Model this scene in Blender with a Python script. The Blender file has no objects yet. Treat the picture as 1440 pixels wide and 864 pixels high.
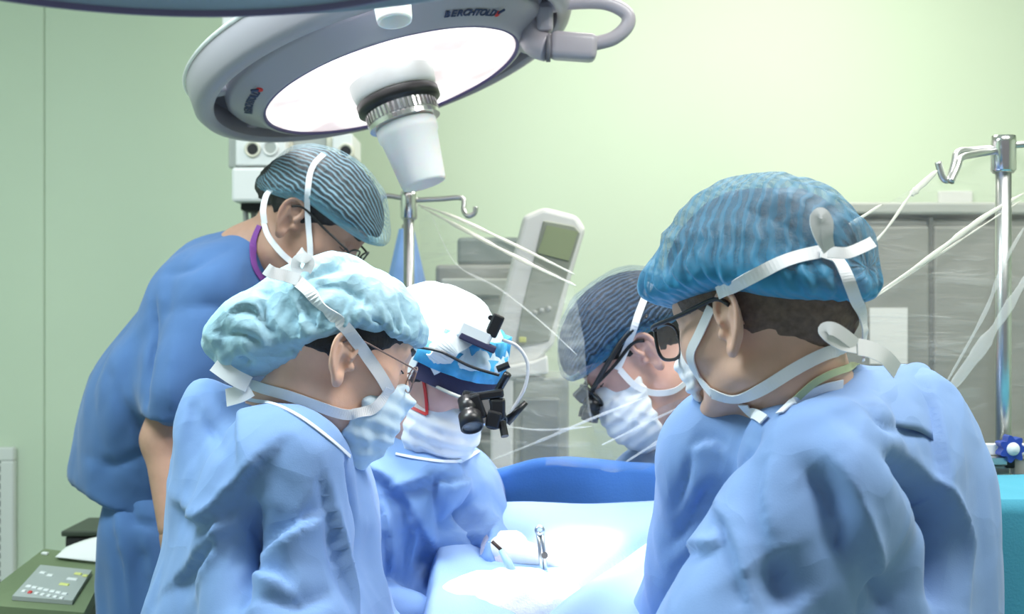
import bpy, bmesh, math, random
import numpy as np
from mathutils import Vector, Matrix
from mathutils.bvhtree import BVHTree

random.seed(7)
scene = bpy.context.scene
COL = scene.collection

# ------------------------------------------------------------------ camera
FPX, CX, CY, CAMZ = 1738.0, 720.0, 432.0, 1.55      # focal length and centre in pixels of the 1440 x 864 frame
cam_data = bpy.data.cameras.new('camera')
cam = bpy.data.objects.new('camera', cam_data)
COL.objects.link(cam)
cam.location = (0, 0, CAMZ)
cam.rotation_euler = (math.pi / 2, 0, 0)
cam_data.sensor_width = 36.0
cam_data.lens = 36.0 * FPX / 1440.0
cam_data.clip_start = 0.05
scene.camera = cam
cam_data.dof.use_dof = True
cam_data.dof.focus_distance = 1.6
cam_data.dof.aperture_fstop = 6.3

# ------------------------------------------------------------------ world, lights, exposure
world = bpy.data.worlds.new('world')
scene.world = world
world.use_nodes = True
world.node_tree.nodes['Background'].inputs[0].default_value = (0.93, 0.97, 1.0, 1)
world.node_tree.nodes['Background'].inputs[1].default_value = 0.24
scene.view_settings.view_transform = 'Standard'
scene.view_settings.look = 'None'
scene.view_settings.gamma = 1.0
scene.view_settings.use_curve_mapping = False
scene.view_settings.exposure = 0.1


def area_light(name, loc, target, size, size_y, power, color, spread=math.pi, shape='RECTANGLE'):
    l = bpy.data.lights.new(name, 'AREA')
    l.shape = shape
    l.size = size
    if shape in ('RECTANGLE', 'ELLIPSE'):
        l.size_y = size_y
    l.energy = power
    l.color = color
    l.spread = spread
    o = bpy.data.objects.new(name, l)
    COL.objects.link(o)
    o.location = loc
    o.rotation_euler = (Vector(target) - Vector(loc)).to_track_quat('-Z', 'Y').to_euler()
    return o


# three ceiling troffers (their housings are built with the ceiling)
TROFFERS = [(-1.15, 1.35, 1.15), (0.95, 1.2, 0.9), (0.75, 2.75, 0.55)]
for i, (lx, ly, k) in enumerate(TROFFERS):
    area_light('ceiling_light_source', (lx, ly, 2.945), (lx, ly, 0), 1.1, 0.5, 40 * k,
               ((0.82, 0.96, 1.0), (1.0, 0.985, 0.95), (1.0, 0.96, 0.86))[i])

# the surgical lamp: where it hangs and where it points
LAMP_C = Vector((-0.2175, 2.25, 1.959))
LAMP_AX = Vector((0.30, -0.098, -0.95)).normalized()
area_light('surgical_lamp_source', LAMP_C + LAMP_AX * 0.004, LAMP_C + LAMP_AX, 0.43, 0.43, 1.2,
           (1.0, 0.985, 0.97), math.radians(34), 'DISK')
# its focused centre beam makes the small bright field on the drapes
sp = bpy.data.lights.new('surgical_lamp_beam', 'SPOT')
sp.energy = 95
sp.color = (1.0, 0.985, 0.97)
sp.spot_size = math.radians(15)
sp.spot_blend = 0.7
sp.shadow_soft_size = 0.03
spo = bpy.data.objects.new('surgical_lamp_beam', sp)
COL.objects.link(spo)
spo.location = LAMP_C + Vector((0.14, -0.02, 0.06)) + LAMP_AX * 0.10
spo.rotation_euler = (Vector((0.125, 1.80, 1.13)) - spo.location).to_track_quat('-Z', 'Y').to_euler()
# the small satellite head just above the frame
SAT_C = Vector((-0.199, 1.90, 2.136))
SAT_AX = Vector((0.14, -0.20, -1)).normalized()
area_light('satellite_lamp_source', SAT_C + SAT_AX * 0.004, SAT_C + SAT_AX, 0.22, 0.22, 2.5, (1.0, 0.985, 0.97), math.radians(70), 'DISK')


def P(px, py, d):
    """a point of the room seen at that pixel, d metres in front of the camera"""
    return Vector(((px - CX) / FPX * d, d, CAMZ - (py - CY) / FPX * d))


# ------------------------------------------------------------------ materials
MATS = {}


def new_mat(name):
    m = bpy.data.materials.new(name)
    m.use_nodes = True
    nt = m.node_tree
    return m, nt, nt.nodes['Principled BSDF'], nt.nodes, nt.links


def mat(name, color, rough=0.6, metal=0.0, bump=0.0, bscale=200, var=0.0, vscale=8, spec=0.5, emit=None, estr=0,
        sss=0.0, coat=0.0, sheen=0.0, crumple=0.0, cscale=9):
    if name in MATS:
        return MATS[name]
    m, nt, b, N, L = new_mat(name)
    b.inputs['Base Color'].default_value = (*color, 1)
    b.inputs['Roughness'].default_value = rough
    b.inputs['Metallic'].default_value = metal
    b.inputs['Specular IOR Level'].default_value = spec
    if coat:
        b.inputs['Coat Weight'].default_value = coat
    if sheen:
        b.inputs['Sheen Weight'].default_value = sheen
    if sss:
        b.inputs['Subsurface Weight'].default_value = sss
        b.inputs['Subsurface Radius'].default_value = (1.0, 0.4, 0.25)
        b.inputs['Subsurface Scale'].default_value = 0.012
    tc = N.new('ShaderNodeTexCoord')
    if var > 0:
        n = N.new('ShaderNodeTexNoise')
        n.inputs['Scale'].default_value = vscale
        n.inputs['Detail'].default_value = 4
        L.new(tc.outputs['Object'], n.inputs['Vector'])
        r = N.new('ShaderNodeValToRGB')
        r.color_ramp.elements[0].position = 0.3
        r.color_ramp.elements[1].position = 0.7
        r.color_ramp.elements[0].color = (*[max(0, c * (1 - var)) for c in color], 1)
        r.color_ramp.elements[1].color = (*[min(1, c * (1 + var)) for c in color], 1)
        L.new(n.outputs['Fac'], r.inputs['Fac'])
        L.new(r.outputs['Color'], b.inputs['Base Color'])
    if bump > 0:
        n2 = N.new('ShaderNodeTexNoise')
        n2.inputs['Scale'].default_value = bscale
        n2.inputs['Detail'].default_value = 3
        L.new(tc.outputs['Object'], n2.inputs['Vector'])
        bp = N.new('ShaderNodeBump')
        bp.inputs['Strength'].default_value = bump
        bp.inputs['Distance'].default_value = 0.002
        L.new(n2.outputs['Fac'], bp.inputs['Height'])
        L.new(bp.outputs['Normal'], b.inputs['Normal'])
        if crumple:
            # fine pressed creases of stiff non-woven cloth
            wn = N.new('ShaderNodeTexNoise')
            wn.inputs['Scale'].default_value = cscale * 0.7
            L.new(tc.outputs['Object'], wn.inputs['Vector'])
            ad = N.new('ShaderNodeMixRGB')
            ad.blend_type = 'ADD'
            ad.inputs['Fac'].default_value = 0.16
            L.new(tc.outputs['Object'], ad.inputs[1])
            L.new(wn.outputs['Color'], ad.inputs[2])
            vo = N.new('ShaderNodeTexVoronoi')
            vo.feature = 'F1'
            vo.inputs['Scale'].default_value = cscale
            L.new(ad.outputs['Color'], vo.inputs['Vector'])
            b2 = N.new('ShaderNodeBump')
            b2.inputs['Strength'].default_value = crumple
            b2.inputs['Distance'].default_value = 0.02
            L.new(vo.outputs['Distance'], b2.inputs['Height'])
            L.new(b2.outputs['Normal'], bp.inputs['Normal'])
    if emit:
        b.inputs['Emission Color'].default_value = (*emit, 1)
        b.inputs['Emission Strength'].default_value = estr
    MATS[name] = m
    return m


def sheer_mat(name, color, alpha_lo, alpha_hi, scale=95, stretch=(1, 1, 1), rough=0.55, hem=(0.2, 0.5, 0.7)):
    """crinkled non-woven cap fabric: open crepe lines let the hair show through"""
    if name in MATS:
        return MATS[name]
    m, nt, b, N, L = new_mat(name)
    b.inputs['Base Color'].default_value = (*color, 1)
    b.inputs['Roughness'].default_value = rough
    b.inputs['Sheen Weight'].default_value = 0.2
    tc = N.new('ShaderNodeTexCoord')
    mp = N.new('ShaderNodeMapping')
    mp.inputs['Scale'].default_value = stretch
    L.new(tc.outputs['UV'], mp.inputs['Vector'])
    w = N.new('ShaderNodeTexWave')
    w.wave_type = 'BANDS'
    w.bands_direction = 'Y'
    w.inputs['Scale'].default_value = scale
    w.inputs['Distortion'].default_value = 4.5
    w.inputs['Detail'].default_value = 1.5
    w.inputs['Detail Scale'].default_value = 1.1
    L.new(mp.outputs['Vector'], w.inputs['Vector'])
    r = N.new('ShaderNodeMapRange')
    r.inputs['From Min'].default_value = 0.25
    r.inputs['From Max'].default_value = 0.9
    r.inputs['To Min'].default_value = alpha_lo
    r.inputs['To Max'].default_value = alpha_hi
    L.new(w.outputs['Fac'], r.inputs['Value'])
    # the hem is doubled over its elastic: an attribute painted where the hem is
    at = N.new('ShaderNodeAttribute')
    at.attribute_name = 'hem'
    hm = N.new('ShaderNodeMixRGB')
    hm.inputs[1].default_value = (*color, 1)
    hm.inputs[2].default_value = (*hem, 1)
    L.new(at.outputs['Fac'], hm.inputs['Fac'])
    L.new(hm.outputs['Color'], b.inputs['Base Color'])
    mx = N.new('ShaderNodeMath')
    mx.operation = 'MAXIMUM'
    L.new(r.outputs['Result'], mx.inputs[0])
    L.new(at.outputs['Fac'], mx.inputs[1])
    L.new(mx.outputs[0], b.inputs['Alpha'])
    bp = N.new('ShaderNodeBump')
    bp.inputs['Strength'].default_value = 0.5
    bp.inputs['Distance'].default_value = 0.003
    L.new(w.outputs['Fac'], bp.inputs['Height'])
    L.new(bp.outputs['Normal'], b.inputs['Normal'])
    MATS[name] = m
    return m


def film_mat(name, base=0.06, streak=0.30, scale=6.0, tint=(0.93, 0.95, 0.92)):
    m, nt, b, N, L = new_mat(name)
    b.inputs['Base Color'].default_value = (*tint, 1)
    b.inputs['Roughness'].default_value = 0.18
    b.inputs['Specular IOR Level'].default_value = 0.9
    tc = N.new('ShaderNodeTexCoord')
    mp = N.new('ShaderNodeMapping')
    mp.inputs['Rotation'].default_value = (0, math.radians(38), 0)
    mp.inputs['Scale'].default_value = (1.0, 1.0, 7.0)
    L.new(tc.outputs['Object'], mp.inputs['Vector'])
    n = N.new('ShaderNodeTexNoise')
    n.inputs['Scale'].default_value = scale
    n.inputs['Detail'].default_value = 5
    n.inputs['Roughness'].default_value = 0.65
    n.inputs['Distortion'].default_value = 0.6
    L.new(mp.outputs['Vector'], n.inputs['Vector'])
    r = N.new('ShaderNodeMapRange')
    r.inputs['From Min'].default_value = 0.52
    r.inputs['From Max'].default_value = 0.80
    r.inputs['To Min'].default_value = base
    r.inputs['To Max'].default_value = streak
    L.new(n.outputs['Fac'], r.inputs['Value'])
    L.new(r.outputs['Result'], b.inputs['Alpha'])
    bp = N.new('ShaderNodeBump')
    bp.inputs['Strength'].default_value = 0.6
    bp.inputs['Distance'].default_value = 0.01
    L.new(n.outputs['Fac'], bp.inputs['Height'])
    L.new(bp.outputs['Normal'], b.inputs['Normal'])
    MATS[name] = m
    return m


GOWN = mat('gown_cloth', (0.200, 0.345, 0.655), 0.78, bump=0.12, bscale=700, var=0.05, vscale=6, sheen=0.15, crumple=0.32, cscale=10)
GOWN_P3 = GOWN
SCRUB = mat('scrub_cloth', (0.066, 0.158, 0.36), 0.85, bump=0.15, bscale=900, var=0.08, vscale=7, sheen=0.2, crumple=0.2, cscale=8)
SCRUB_TRIM = mat('scrub_trim', (0.22, 0.06, 0.30), 0.8)
CAP_PALE = mat('cap_pale', (0.35, 0.58, 0.70), 0.7, bump=0.25, bscale=260, var=0.08, vscale=25, sheen=0.2, crumple=0.3, cscale=22)
CAP_LIT = mat('cap_lit', (0.72, 0.84, 0.90), 0.7, bump=0.25, bscale=260, var=0.06, vscale=25)  # blue cap cloth whitened to stand in for the lamp's glare
CAP_SHADE = mat('cap_shade', (0.06, 0.40, 0.72), 0.5, bump=0.4, bscale=120, var=0.35, vscale=30)  # shaded copy of the same cap cloth, for the part under the strap
TAPE = mat('white_tape', (0.86, 0.87, 0.90), 0.7, bump=0.1, bscale=900)
MASK = mat('mask_fabric', (0.62, 0.78, 0.90), 0.75, bump=0.12, bscale=800, var=0.05, vscale=20)
MASK_W = mat('mask_white', (0.84, 0.86, 0.90), 0.75, bump=0.12, bscale=800)
LINEN = mat('gown_binding', (0.80, 0.84, 0.92), 0.8)
HAIR = mat('hair', (0.012, 0.011, 0.012), 0.55, bump=0.6, bscale=320)
HAIR_BR = mat('hair_brown', (0.14, 0.092, 0.070), 0.6, bump=0.6, bscale=320, var=0.3, vscale=120)
SKIN_A = mat('skin_tan', (0.70, 0.43, 0.325), 0.5, bump=0.06, bscale=500, var=0.09, vscale=28, sss=0.12)
SKIN_D = mat('skin_brown', (0.46, 0.265, 0.19), 0.5, bump=0.06, bscale=500, var=0.09, vscale=28, sss=0.12)
SKIN_B = mat('skin_warm', (0.84, 0.51, 0.375), 0.48, bump=0.06, bscale=500, var=0.08, vscale=28, sss=0.12)
SKIN_C = mat('skin_rosy', (0.72, 0.42, 0.34), 0.48, bump=0.06, bscale=500, var=0.08, vscale=28, sss=0.12)
BLACK = mat('black_plastic', (0.012, 0.012, 0.014), 0.35)
BLACK_M = mat('black_matt', (0.02, 0.02, 0.022), 0.7)
NAVY = mat('navy_band', (0.035, 0.032, 0.085), 0.7, bump=0.2, bscale=500)
CHROME = mat('chrome', (0.75, 0.74, 0.74), 0.18, metal=1.0)
STEEL = mat('brushed_steel', (0.60, 0.61, 0.61), 0.32, metal=1.0, var=0.05, vscale=40)
LAMPGREY = mat('lamp_housing', (0.40, 0.375, 0.42), 0.42, var=0.02, vscale=5, coat=0.2)
LAMPDARK = mat('lamp_joint_groove_shade', (0.17, 0.165, 0.19), 0.5)  # dark grey of the grip joint, also paints the ring groove's shade
WHITE_P = mat('white_plastic', (0.80, 0.81, 0.80), 0.45)
CREAM_P = mat('cream_plastic', (0.72, 0.70, 0.58), 0.5)
GREY_P = mat('grey_plastic', (0.42, 0.44, 0.41), 0.5)
DGREY_P = mat('dark_grey_plastic', (0.16, 0.19, 0.18), 0.5)
CABINET = mat('cabinet_grey', (0.25, 0.255, 0.235), 0.45, var=0.03, vscale=3)
CABINET_D = mat('cabinet_groove', (0.12, 0.125, 0.12), 0.6)
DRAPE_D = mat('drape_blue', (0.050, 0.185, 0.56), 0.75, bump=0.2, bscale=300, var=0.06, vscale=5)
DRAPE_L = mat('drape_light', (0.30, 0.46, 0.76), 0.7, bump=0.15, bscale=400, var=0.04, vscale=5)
DRAPE_T = mat('drape_teal', (0.06, 0.33, 0.46), 0.8, bump=0.2, bscale=300, var=0.05, vscale=6)
GAUZE = mat('white_gauze', (0.90, 0.90, 0.88), 0.85, bump=0.5, bscale=350)
GLOVE = mat('latex_glove', (0.88, 0.86, 0.83), 0.45, bump=0.05, bscale=300)
GREEN_D = mat('device_green', (0.165, 0.215, 0.115), 0.5, var=0.03, vscale=5)
GREEN_DD = mat('device_dark_green', (0.05, 0.065, 0.045), 0.5)
PAPER = mat('paper', (0.80, 0.81, 0.80), 0.8, bump=0.1, bscale=30)
RED = mat('red_mark', (0.65, 0.03, 0.03), 0.5)
LETTER = mat('lettering_navy', (0.03, 0.045, 0.11), 0.6)
KNOB = mat('knob_blue', (0.025, 0.06, 0.34), 0.35)
SCREEN_G = mat('lcd_green', (0.33, 0.39, 0.24), 0.25)
PANEL_G = mat('keypad_grey', (0.40, 0.43, 0.42), 0.4)
KEY_Y = mat('key_yellow', (0.70, 0.72, 0.22), 0.5)
KEY_W = mat('key_white', (0.80, 0.82, 0.80), 0.5)
CABLE = mat('cable_white', (0.72, 0.72, 0.74), 0.4)
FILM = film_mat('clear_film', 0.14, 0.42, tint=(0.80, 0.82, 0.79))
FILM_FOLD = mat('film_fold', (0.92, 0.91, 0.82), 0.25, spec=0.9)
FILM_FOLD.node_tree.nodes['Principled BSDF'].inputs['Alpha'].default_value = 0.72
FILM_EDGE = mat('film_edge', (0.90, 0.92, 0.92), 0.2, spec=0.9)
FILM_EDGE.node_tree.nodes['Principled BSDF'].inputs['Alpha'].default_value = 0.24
LENSG = mat('spectacle_lens', (0.9, 0.95, 1.0), 0.05, spec=0.8)
LENSG.node_tree.nodes['Principled BSDF'].inputs['Alpha'].default_value = 0.16
FLOOR_M = mat('floor_vinyl', (0.33, 0.42, 0.37), 0.35, var=0.05, vscale=3)
WALL_M = mat('wall_paint', (0.66, 0.775, 0.61), 0.55, var=0.015, vscale=1.5, bump=0.03, bscale=60)
CEIL_M = mat('ceiling_paint', (0.85, 0.86, 0.84), 0.8)

# ------------------------------------------------------------------ mesh helpers


def mesh_obj(name, V, F, material, parent=None, smooth=True, base=None, attrs=None, uv=None):
    """one mesh object; V is in room coordinates, the object sits at its base (or its parent's)"""
    V = np.asarray(V, dtype=np.float64).reshape(-1, 3)
    if parent is not None:
        base = Vector(parent['_b'])
    elif base is None:
        base = Vector(((V[:, 0].min() + V[:, 0].max()) / 2, (V[:, 1].min() + V[:, 1].max()) / 2, V[:, 2].min()))
    base = Vector(base)
    me = bpy.data.meshes.new(name)
    me.from_pydata((V - np.array(base)).tolist(), [], F if isinstance(F, list) else F.tolist())
    me.polygons.foreach_set('use_smooth', [bool(smooth)] * len(me.polygons))
    if attrs:
        for k, a in attrs.items():
            at = me.attributes.new(k, 'FLOAT', 'POINT')
            at.data.foreach_set('value', np.asarray(a, dtype=np.float32))
    if uv is not None:
        lay = me.uv_layers.new(name='uv')
        idx = np.empty(len(me.loops), dtype=np.int32)
        me.loops.foreach_get('vertex_index', idx)
        lay.data.foreach_set('uv', np.asarray(uv, dtype=np.float32)[idx].ravel())
    me.update()
    me.materials.append(material)
    o = bpy.data.objects.new(name, me)
    COL.objects.link(o)
    if parent is not None:
        o.parent = parent
    else:
        o.location = base
    o['_b'] = tuple(base)
    return o


def empty(name, base):
    o = bpy.data.objects.new(name, None)
    o.empty_display_size = 0.05
    COL.objects.link(o)
    o.location = base
    o['_b'] = tuple(base)
    return o


def tag(o, label=None, cat=None, group=None, kind=None):
    if label:
        o['label'] = label
    if cat:
        o['category'] = cat
    if group:
        o['group'] = group
    if kind:
        o['kind'] = kind
    return o


def frame_from(zdir, xhint=(1, 0, 0)):
    z = Vector(zdir).normalized()
    x = Vector(xhint) - z * Vector(xhint).dot(z)
    x.normalize()
    y = z.cross(x)
    return Matrix((x, y, z)).transposed()


class MB:
    """collects shapes in room coordinates, then becomes one mesh"""

    def __init__(self):
        self.V = []
        self.F = []

    def add(self, V, F):
        n = len(self.V)
        self.V += [tuple(v) for v in V]
        self.F += [[i + n for i in f] for f in F]
        return self

    def box(self, c, s, R=None, bevel=0.0, seg=2):
        bm = bmesh.new()
        bmesh.ops.create_cube(bm, size=1)
        bmesh.ops.scale(bm, vec=s, verts=bm.verts)
        if bevel > 0:
            bmesh.ops.bevel(bm, geom=list(bm.edges), offset=bevel, segments=seg, affect='EDGES', profile=0.5)
        bm.verts.ensure_lookup_table()
        c = Vector(c)
        V = [(c + (R @ v.co if R else v.co)) for v in bm.verts]
        F = [[v.index for v in f.verts] for f in bm.faces]
        bm.free()
        return self.add(V, F)

    def prism(self, pts, axis):
        """a closed outline (list of 3D points) pushed along a vector"""
        n = len(pts)
        a = Vector(axis)
        V = [Vector(p) for p in pts] + [Vector(p) + a for p in pts]
        F = [list(range(n))[::-1], list(range(n, 2 * n))] + [[i, (i + 1) % n, n + (i + 1) % n, n + i] for i in range(n)]
        return self.add(V, F)

    def lathe(self, prof, o, R, seg=64, a0=0, a1=2 * math.pi):
        """profile of (radius, height) turned about the frame's z"""
        o = Vector(o)
        closed = abs(a1 - a0 - 2 * math.pi) < 1e-6
        ns = seg if closed else seg + 1
        V = []
        for i in range(ns):
            t = a0 + (a1 - a0) * i / seg
            for r, z in prof:
                V.append(o + R @ Vector((r * math.cos(t), r * math.sin(t), z)))
        n = len(prof)
        F = []
        for i in range(seg):
            j = (i + 1) % ns
            for k in range(n - 1):
                F.append([i * n + k, j * n + k, j * n + k + 1, i * n + k + 1])
        return self.add(V, F)

    def tube(self, pts, r, seg=10, caps=True, flat=1.0):
        pts = [Vector(p) for p in pts]
        n = len(pts)
        rr = r if isinstance(r, (list, tuple)) else [r] * n
        V = []
        up = None
        for i, p in enumerate(pts):
            t = (pts[min(i + 1, n - 1)] - pts[max(i - 1, 0)])
            t.normalize()
            if up is None:
                up = Vector((0, 0, 1)) if abs(t.z) < 0.9 else Vector((1, 0, 0))
            u = up - t * up.dot(t)
            u.normalize()
            up = u
            w = t.cross(u)
            for k in range(seg):
                a = 2 * math.pi * k / seg
                V.append(p + u * math.cos(a) * rr[i] + w * math.sin(a) * rr[i] * flat)
        F = []
        for i in range(n - 1):
            for k in range(seg):
                l = (k + 1) % seg
                F.append([i * seg + k, i * seg + l, (i + 1) * seg + l, (i + 1) * seg + k])
        if caps:
            F.append([k for k in range(seg)][::-1])
            F.append([(n - 1) * seg + k for k in range(seg)])
        return self.add(V, F)

    def strip(self, pts, wid, nrm, th=0.0016):
        """a flat ribbon: centre points, width (or list), normals"""
        n = len(pts)
        V = []
        for i in range(n):
            p = Vector(pts[i])
            t = Vector(pts[min(i + 1, n - 1)]) - Vector(pts[max(i - 1, 0)])
            nn = Vector(nrm[i]).normalized()
            s = t.cross(nn)
            s.normalize()
            w = (wid[i] if isinstance(wid, (list, tuple)) else wid) / 2
            V += [p + s * w + nn * th / 2, p - s * w + nn * th / 2, p - s * w - nn * th / 2, p + s * w - nn * th / 2]
        F = []
        for i in range(n - 1):
            for k in range(4):
                l = (k + 1) % 4
                F.append([i * 4 + k, (i + 1) * 4 + k, (i + 1) * 4 + l, i * 4 + l])
        F += [[0, 1, 2, 3], [(n - 1) * 4 + k for k in (3, 2, 1, 0)]]
        return self.add(V, F)

    def grid(self, fn, nu, nv, th=0.0, dirv=None):
        """surface fn(u,v); th > 0 gives it thickness along dirv"""
        V = [Vector(fn(i / nu, j / nv)) for i in range(nu + 1) for j in range(nv + 1)]
        F = [[i * (nv + 1) + j, (i + 1) * (nv + 1) + j, (i + 1) * (nv + 1) + j + 1, i * (nv + 1) + j + 1]
             for i in range(nu) for j in range(nv)]
        if th > 0:
            n = len(V)
            d = Vector(dirv).normalized() * th
            V2 = [v + d for v in V]
            F2 = [[a + n for a in f][::-1] for f in F]
            rim = [i * (nv + 1) for i in range(nu + 1)] + [nu * (nv + 1) + j for j in range(1, nv + 1)] + \
                  [i * (nv + 1) + nv for i in range(nu - 1, -1, -1)] + [j for j in range(nv - 1, 0, -1)]
            F3 = [[rim[k], rim[(k + 1) % len(rim)], rim[(k + 1) % len(rim)] + n, rim[k] + n] for k in range(len(rim))]
            return self.add(V + V2, F + F2 + F3)
        return self.add(V, F)

    def build(self, name, material, parent=None, smooth=False, base=None):
        o = mesh_obj(name, self.V, self.F, material, parent, smooth, base)
        bm = bmesh.new()
        bm.from_mesh(o.data)
        bmesh.ops.recalc_face_normals(bm, faces=bm.faces)
        bm.to_mesh(o.data)
        bm.free()
        return o


def bez(pts, n=8):
    """Catmull-Rom through points"""
    pts = [Vector(p) for p in pts]
    out = []
    for i in range(len(pts) - 1):
        p0, p1, p2, p3 = pts[max(i - 1, 0)], pts[i], pts[i + 1], pts[min(i + 2, len(pts) - 1)]
        for k in range(n):
            t = k / n
            out.append(0.5 * ((2 * p1) + (p2 - p0) * t + (2 * p0 - 5 * p1 + 4 * p2 - p3) * t * t +
                              (3 * p1 - p0 - 3 * p2 + p3) * t ** 3))
    out.append(pts[-1])
    return out


# ------------------------------------------------------------------ signed-distance sculpting


def smin(a, b, k):
    h = np.maximum(k - np.abs(a - b), 0) / k
    return np.minimum(a, b) - h * h * k * 0.25


def smax(a, b, k):
    return -smin(-a, -b, k)


def d_ell(p, c, r):
    q = p - np.asarray(c, dtype=np.float32)
    r = np.asarray(r, dtype=np.float32)
    k0 = np.sqrt(((q / r) ** 2).sum(1))
    k1 = np.sqrt(((q / (r * r)) ** 2).sum(1)) + 1e-9
    return k0 * (k0 - 1) / k1


def d_cap(p, a, b, ra, rb, side=None, ks=1.0):
    a = np.asarray(a, dtype=np.float32)
    b = np.asarray(b, dtype=np.float32)
    ab = b - a
    t = np.clip(((p - a) @ ab) / (ab @ ab + 1e-12), 0, 1)
    q = p - (a + t[:, None] * ab)
    if side is not None:
        s = np.asarray(side, dtype=np.float32)
        qs = q @ s
        q = q - np.outer(qs * (1 - 1 / ks), s)
    return np.sqrt((q * q).sum(1)) - (ra + (rb - ra) * t)


def d_sph(p, c, r):
    q = p - np.asarray(c, dtype=np.float32)
    return np.sqrt((q * q).sum(1)) - r


def sdf_mesh(f, lo, hi, res, B=8):
    lo = np.asarray(lo, dtype=np.float32)
    hi = np.asarray(hi, dtype=np.float32)
    nb = np.maximum(1, np.ceil((hi - lo) / (res * B)).astype(int))
    cs = res * B
    ax = [lo[i] + (np.arange(nb[i]) + 0.5) * cs for i in range(3)]
    G = np.stack(np.meshgrid(*ax, indexing='ij'), -1).reshape(-1, 3).astype(np.float32)
    dc = f(G)
    n = nb * B + 1
    flag = np.abs(dc) < cs * 0.87 * 1.45 + 0.004
    V = np.repeat(np.repeat(np.repeat(dc.reshape(nb), B, 0), B, 1), B, 2).astype(np.float32)
    V = np.pad(V, ((0, 1), (0, 1), (0, 1)), mode='edge')
    fb = np.argwhere(flag.reshape(nb))
    off = np.stack(np.meshgrid(*[np.arange(B + 1)] * 3, indexing='ij'), -1).reshape(-1, 3)
    for s in range(0, len(fb), 400):
        idx = (fb[s:s + 400, None, :] * B + off[None]).reshape(-1, 3)
        pts = (lo + idx * res).astype(np.float32)
        V[idx[:, 0], idx[:, 1], idx[:, 2]] = f(pts)
    S = V < 0
    cnt = np.zeros(tuple(n - 1), dtype=np.int8)
    corners = [(i, j, k) for i in (0, 1) for j in (0, 1) for k in (0, 1)]
    for i, j, k in corners:
        cnt += S[i:n[0] - 1 + i, j:n[1] - 1 + j, k:n[2] - 1 + k]
    mixed = (cnt > 0) & (cnt < 8)
    cells = np.argwhere(mixed)
    ids = np.full(tuple(n - 1), -1, dtype=np.int64)
    ids[mixed] = np.arange(len(cells))
    cv = np.stack([V[cells[:, 0] + i, cells[:, 1] + j, cells[:, 2] + k] for i, j, k in corners], 1)
    acc = np.zeros((len(cells), 3))
    num = np.zeros(len(cells))
    for a in range(8):
        for b in range(a + 1, 8):
            ca, cb = np.array(corners[a]), np.array(corners[b])
            if np.abs(ca - cb).sum() != 1:
                continue
            m = (cv[:, a] < 0) != (cv[:, b] < 0)
            t = cv[m, a] / (cv[m, a] - cv[m, b])
            acc[m] += ca + (cb - ca) * t[:, None]
            num[m] += 1
    VV = lo + (cells + acc / num[:, None]) * res
    quads = []
    for axis in range(3):
        o1, o2 = [(1, 2), (2, 0), (0, 1)][axis]
        sl0 = [slice(1, -1)] * 3
        sl1 = [slice(1, -1)] * 3
        sl0[axis] = slice(0, n[axis] - 1)
        sl1[axis] = slice(1, n[axis])
        A, Bv = S[tuple(sl0)], S[tuple(sl1)]
        for flip, msk in ((False, A & ~Bv), (True, ~A & Bv)):
            e = np.argwhere(msk)
            if len(e) == 0:
                continue
            base = e.copy()
            for q in range(3):
                if q != axis:
                    base[:, q] += 1
            d1 = np.zeros(3, dtype=int); d1[o1] = 1
            d2 = np.zeros(3, dtype=int); d2[o2] = 1
            c = [base - d1 - d2, base - d2, base, base - d1]
            q = np.stack([ids[x[:, 0], x[:, 1], x[:, 2]] for x in c], 1)
            if flip:
                q = q[:, ::-1]
            quads.append(q)
    Q = np.concatenate(quads)
    Q = Q[(Q >= 0).all(1)]
    return VV, Q


def vnormals(V, F):
    a, b, c, d = V[F[:, 0]], V[F[:, 1]], V[F[:, 2]], V[F[:, 3]]
    fn = np.cross(c - a, d - b)
    N = np.zeros_like(V)
    for k in range(4):
        np.add.at(N, F[:, k], fn)
    N /= (np.linalg.norm(N, axis=1, keepdims=True) + 1e-12)
    return N


def relax(V, F, it=1, lam=0.5):
    for _ in range(it):
        acc = np.zeros_like(V)
        cnt = np.zeros(len(V))
        for k in range(4):
            for o in (1, 3):
                np.add.at(acc, F[:, k], V[F[:, (k + o) % 4]])
                np.add.at(cnt, F[:, k], 1)
        V = V * (1 - lam) + lam * acc / np.maximum(cnt, 1)[:, None]
    return V


_rs = np.random.RandomState(11)
_LAT = _rs.rand(32, 32, 32).astype(np.float32)


def vnoise(p):
    i = np.floor(p).astype(int)
    f = p - i
    f = f * f * (3 - 2 * f)
    out = 0
    for a in (0, 1):
        for b in (0, 1):
            for c in (0, 1):
                w = (f[:, 0] if a else 1 - f[:, 0]) * (f[:, 1] if b else 1 - f[:, 1]) * (f[:, 2] if c else 1 - f[:, 2])
                out = out + w * _LAT[(i[:, 0] + a) % 32, (i[:, 1] + b) % 32, (i[:, 2] + c) % 32]
    return out * 2 - 1


def fold_noise(V, seed, sc=(9, 9, 4), amp=0.006):
    """drapery: smooth ridged noise, stretched along z"""
    q = V * np.array(sc) + seed * 3.7
    w = np.stack([vnoise(q * 0.6 + 5.1), vnoise(q * 0.6 + 9.7), vnoise(q * 0.6 + 1.3)], 1)
    n = vnoise(q + w * 0.9)
    rid = 1 - np.abs(n) * 2.0
    n2 = vnoise(q * 2.3 + w + 13.1)
    return amp * (0.75 * rid + 0.35 * n2)


_q, _ = np.linalg.qr(np.random.RandomState(5).randn(3, 3))


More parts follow.
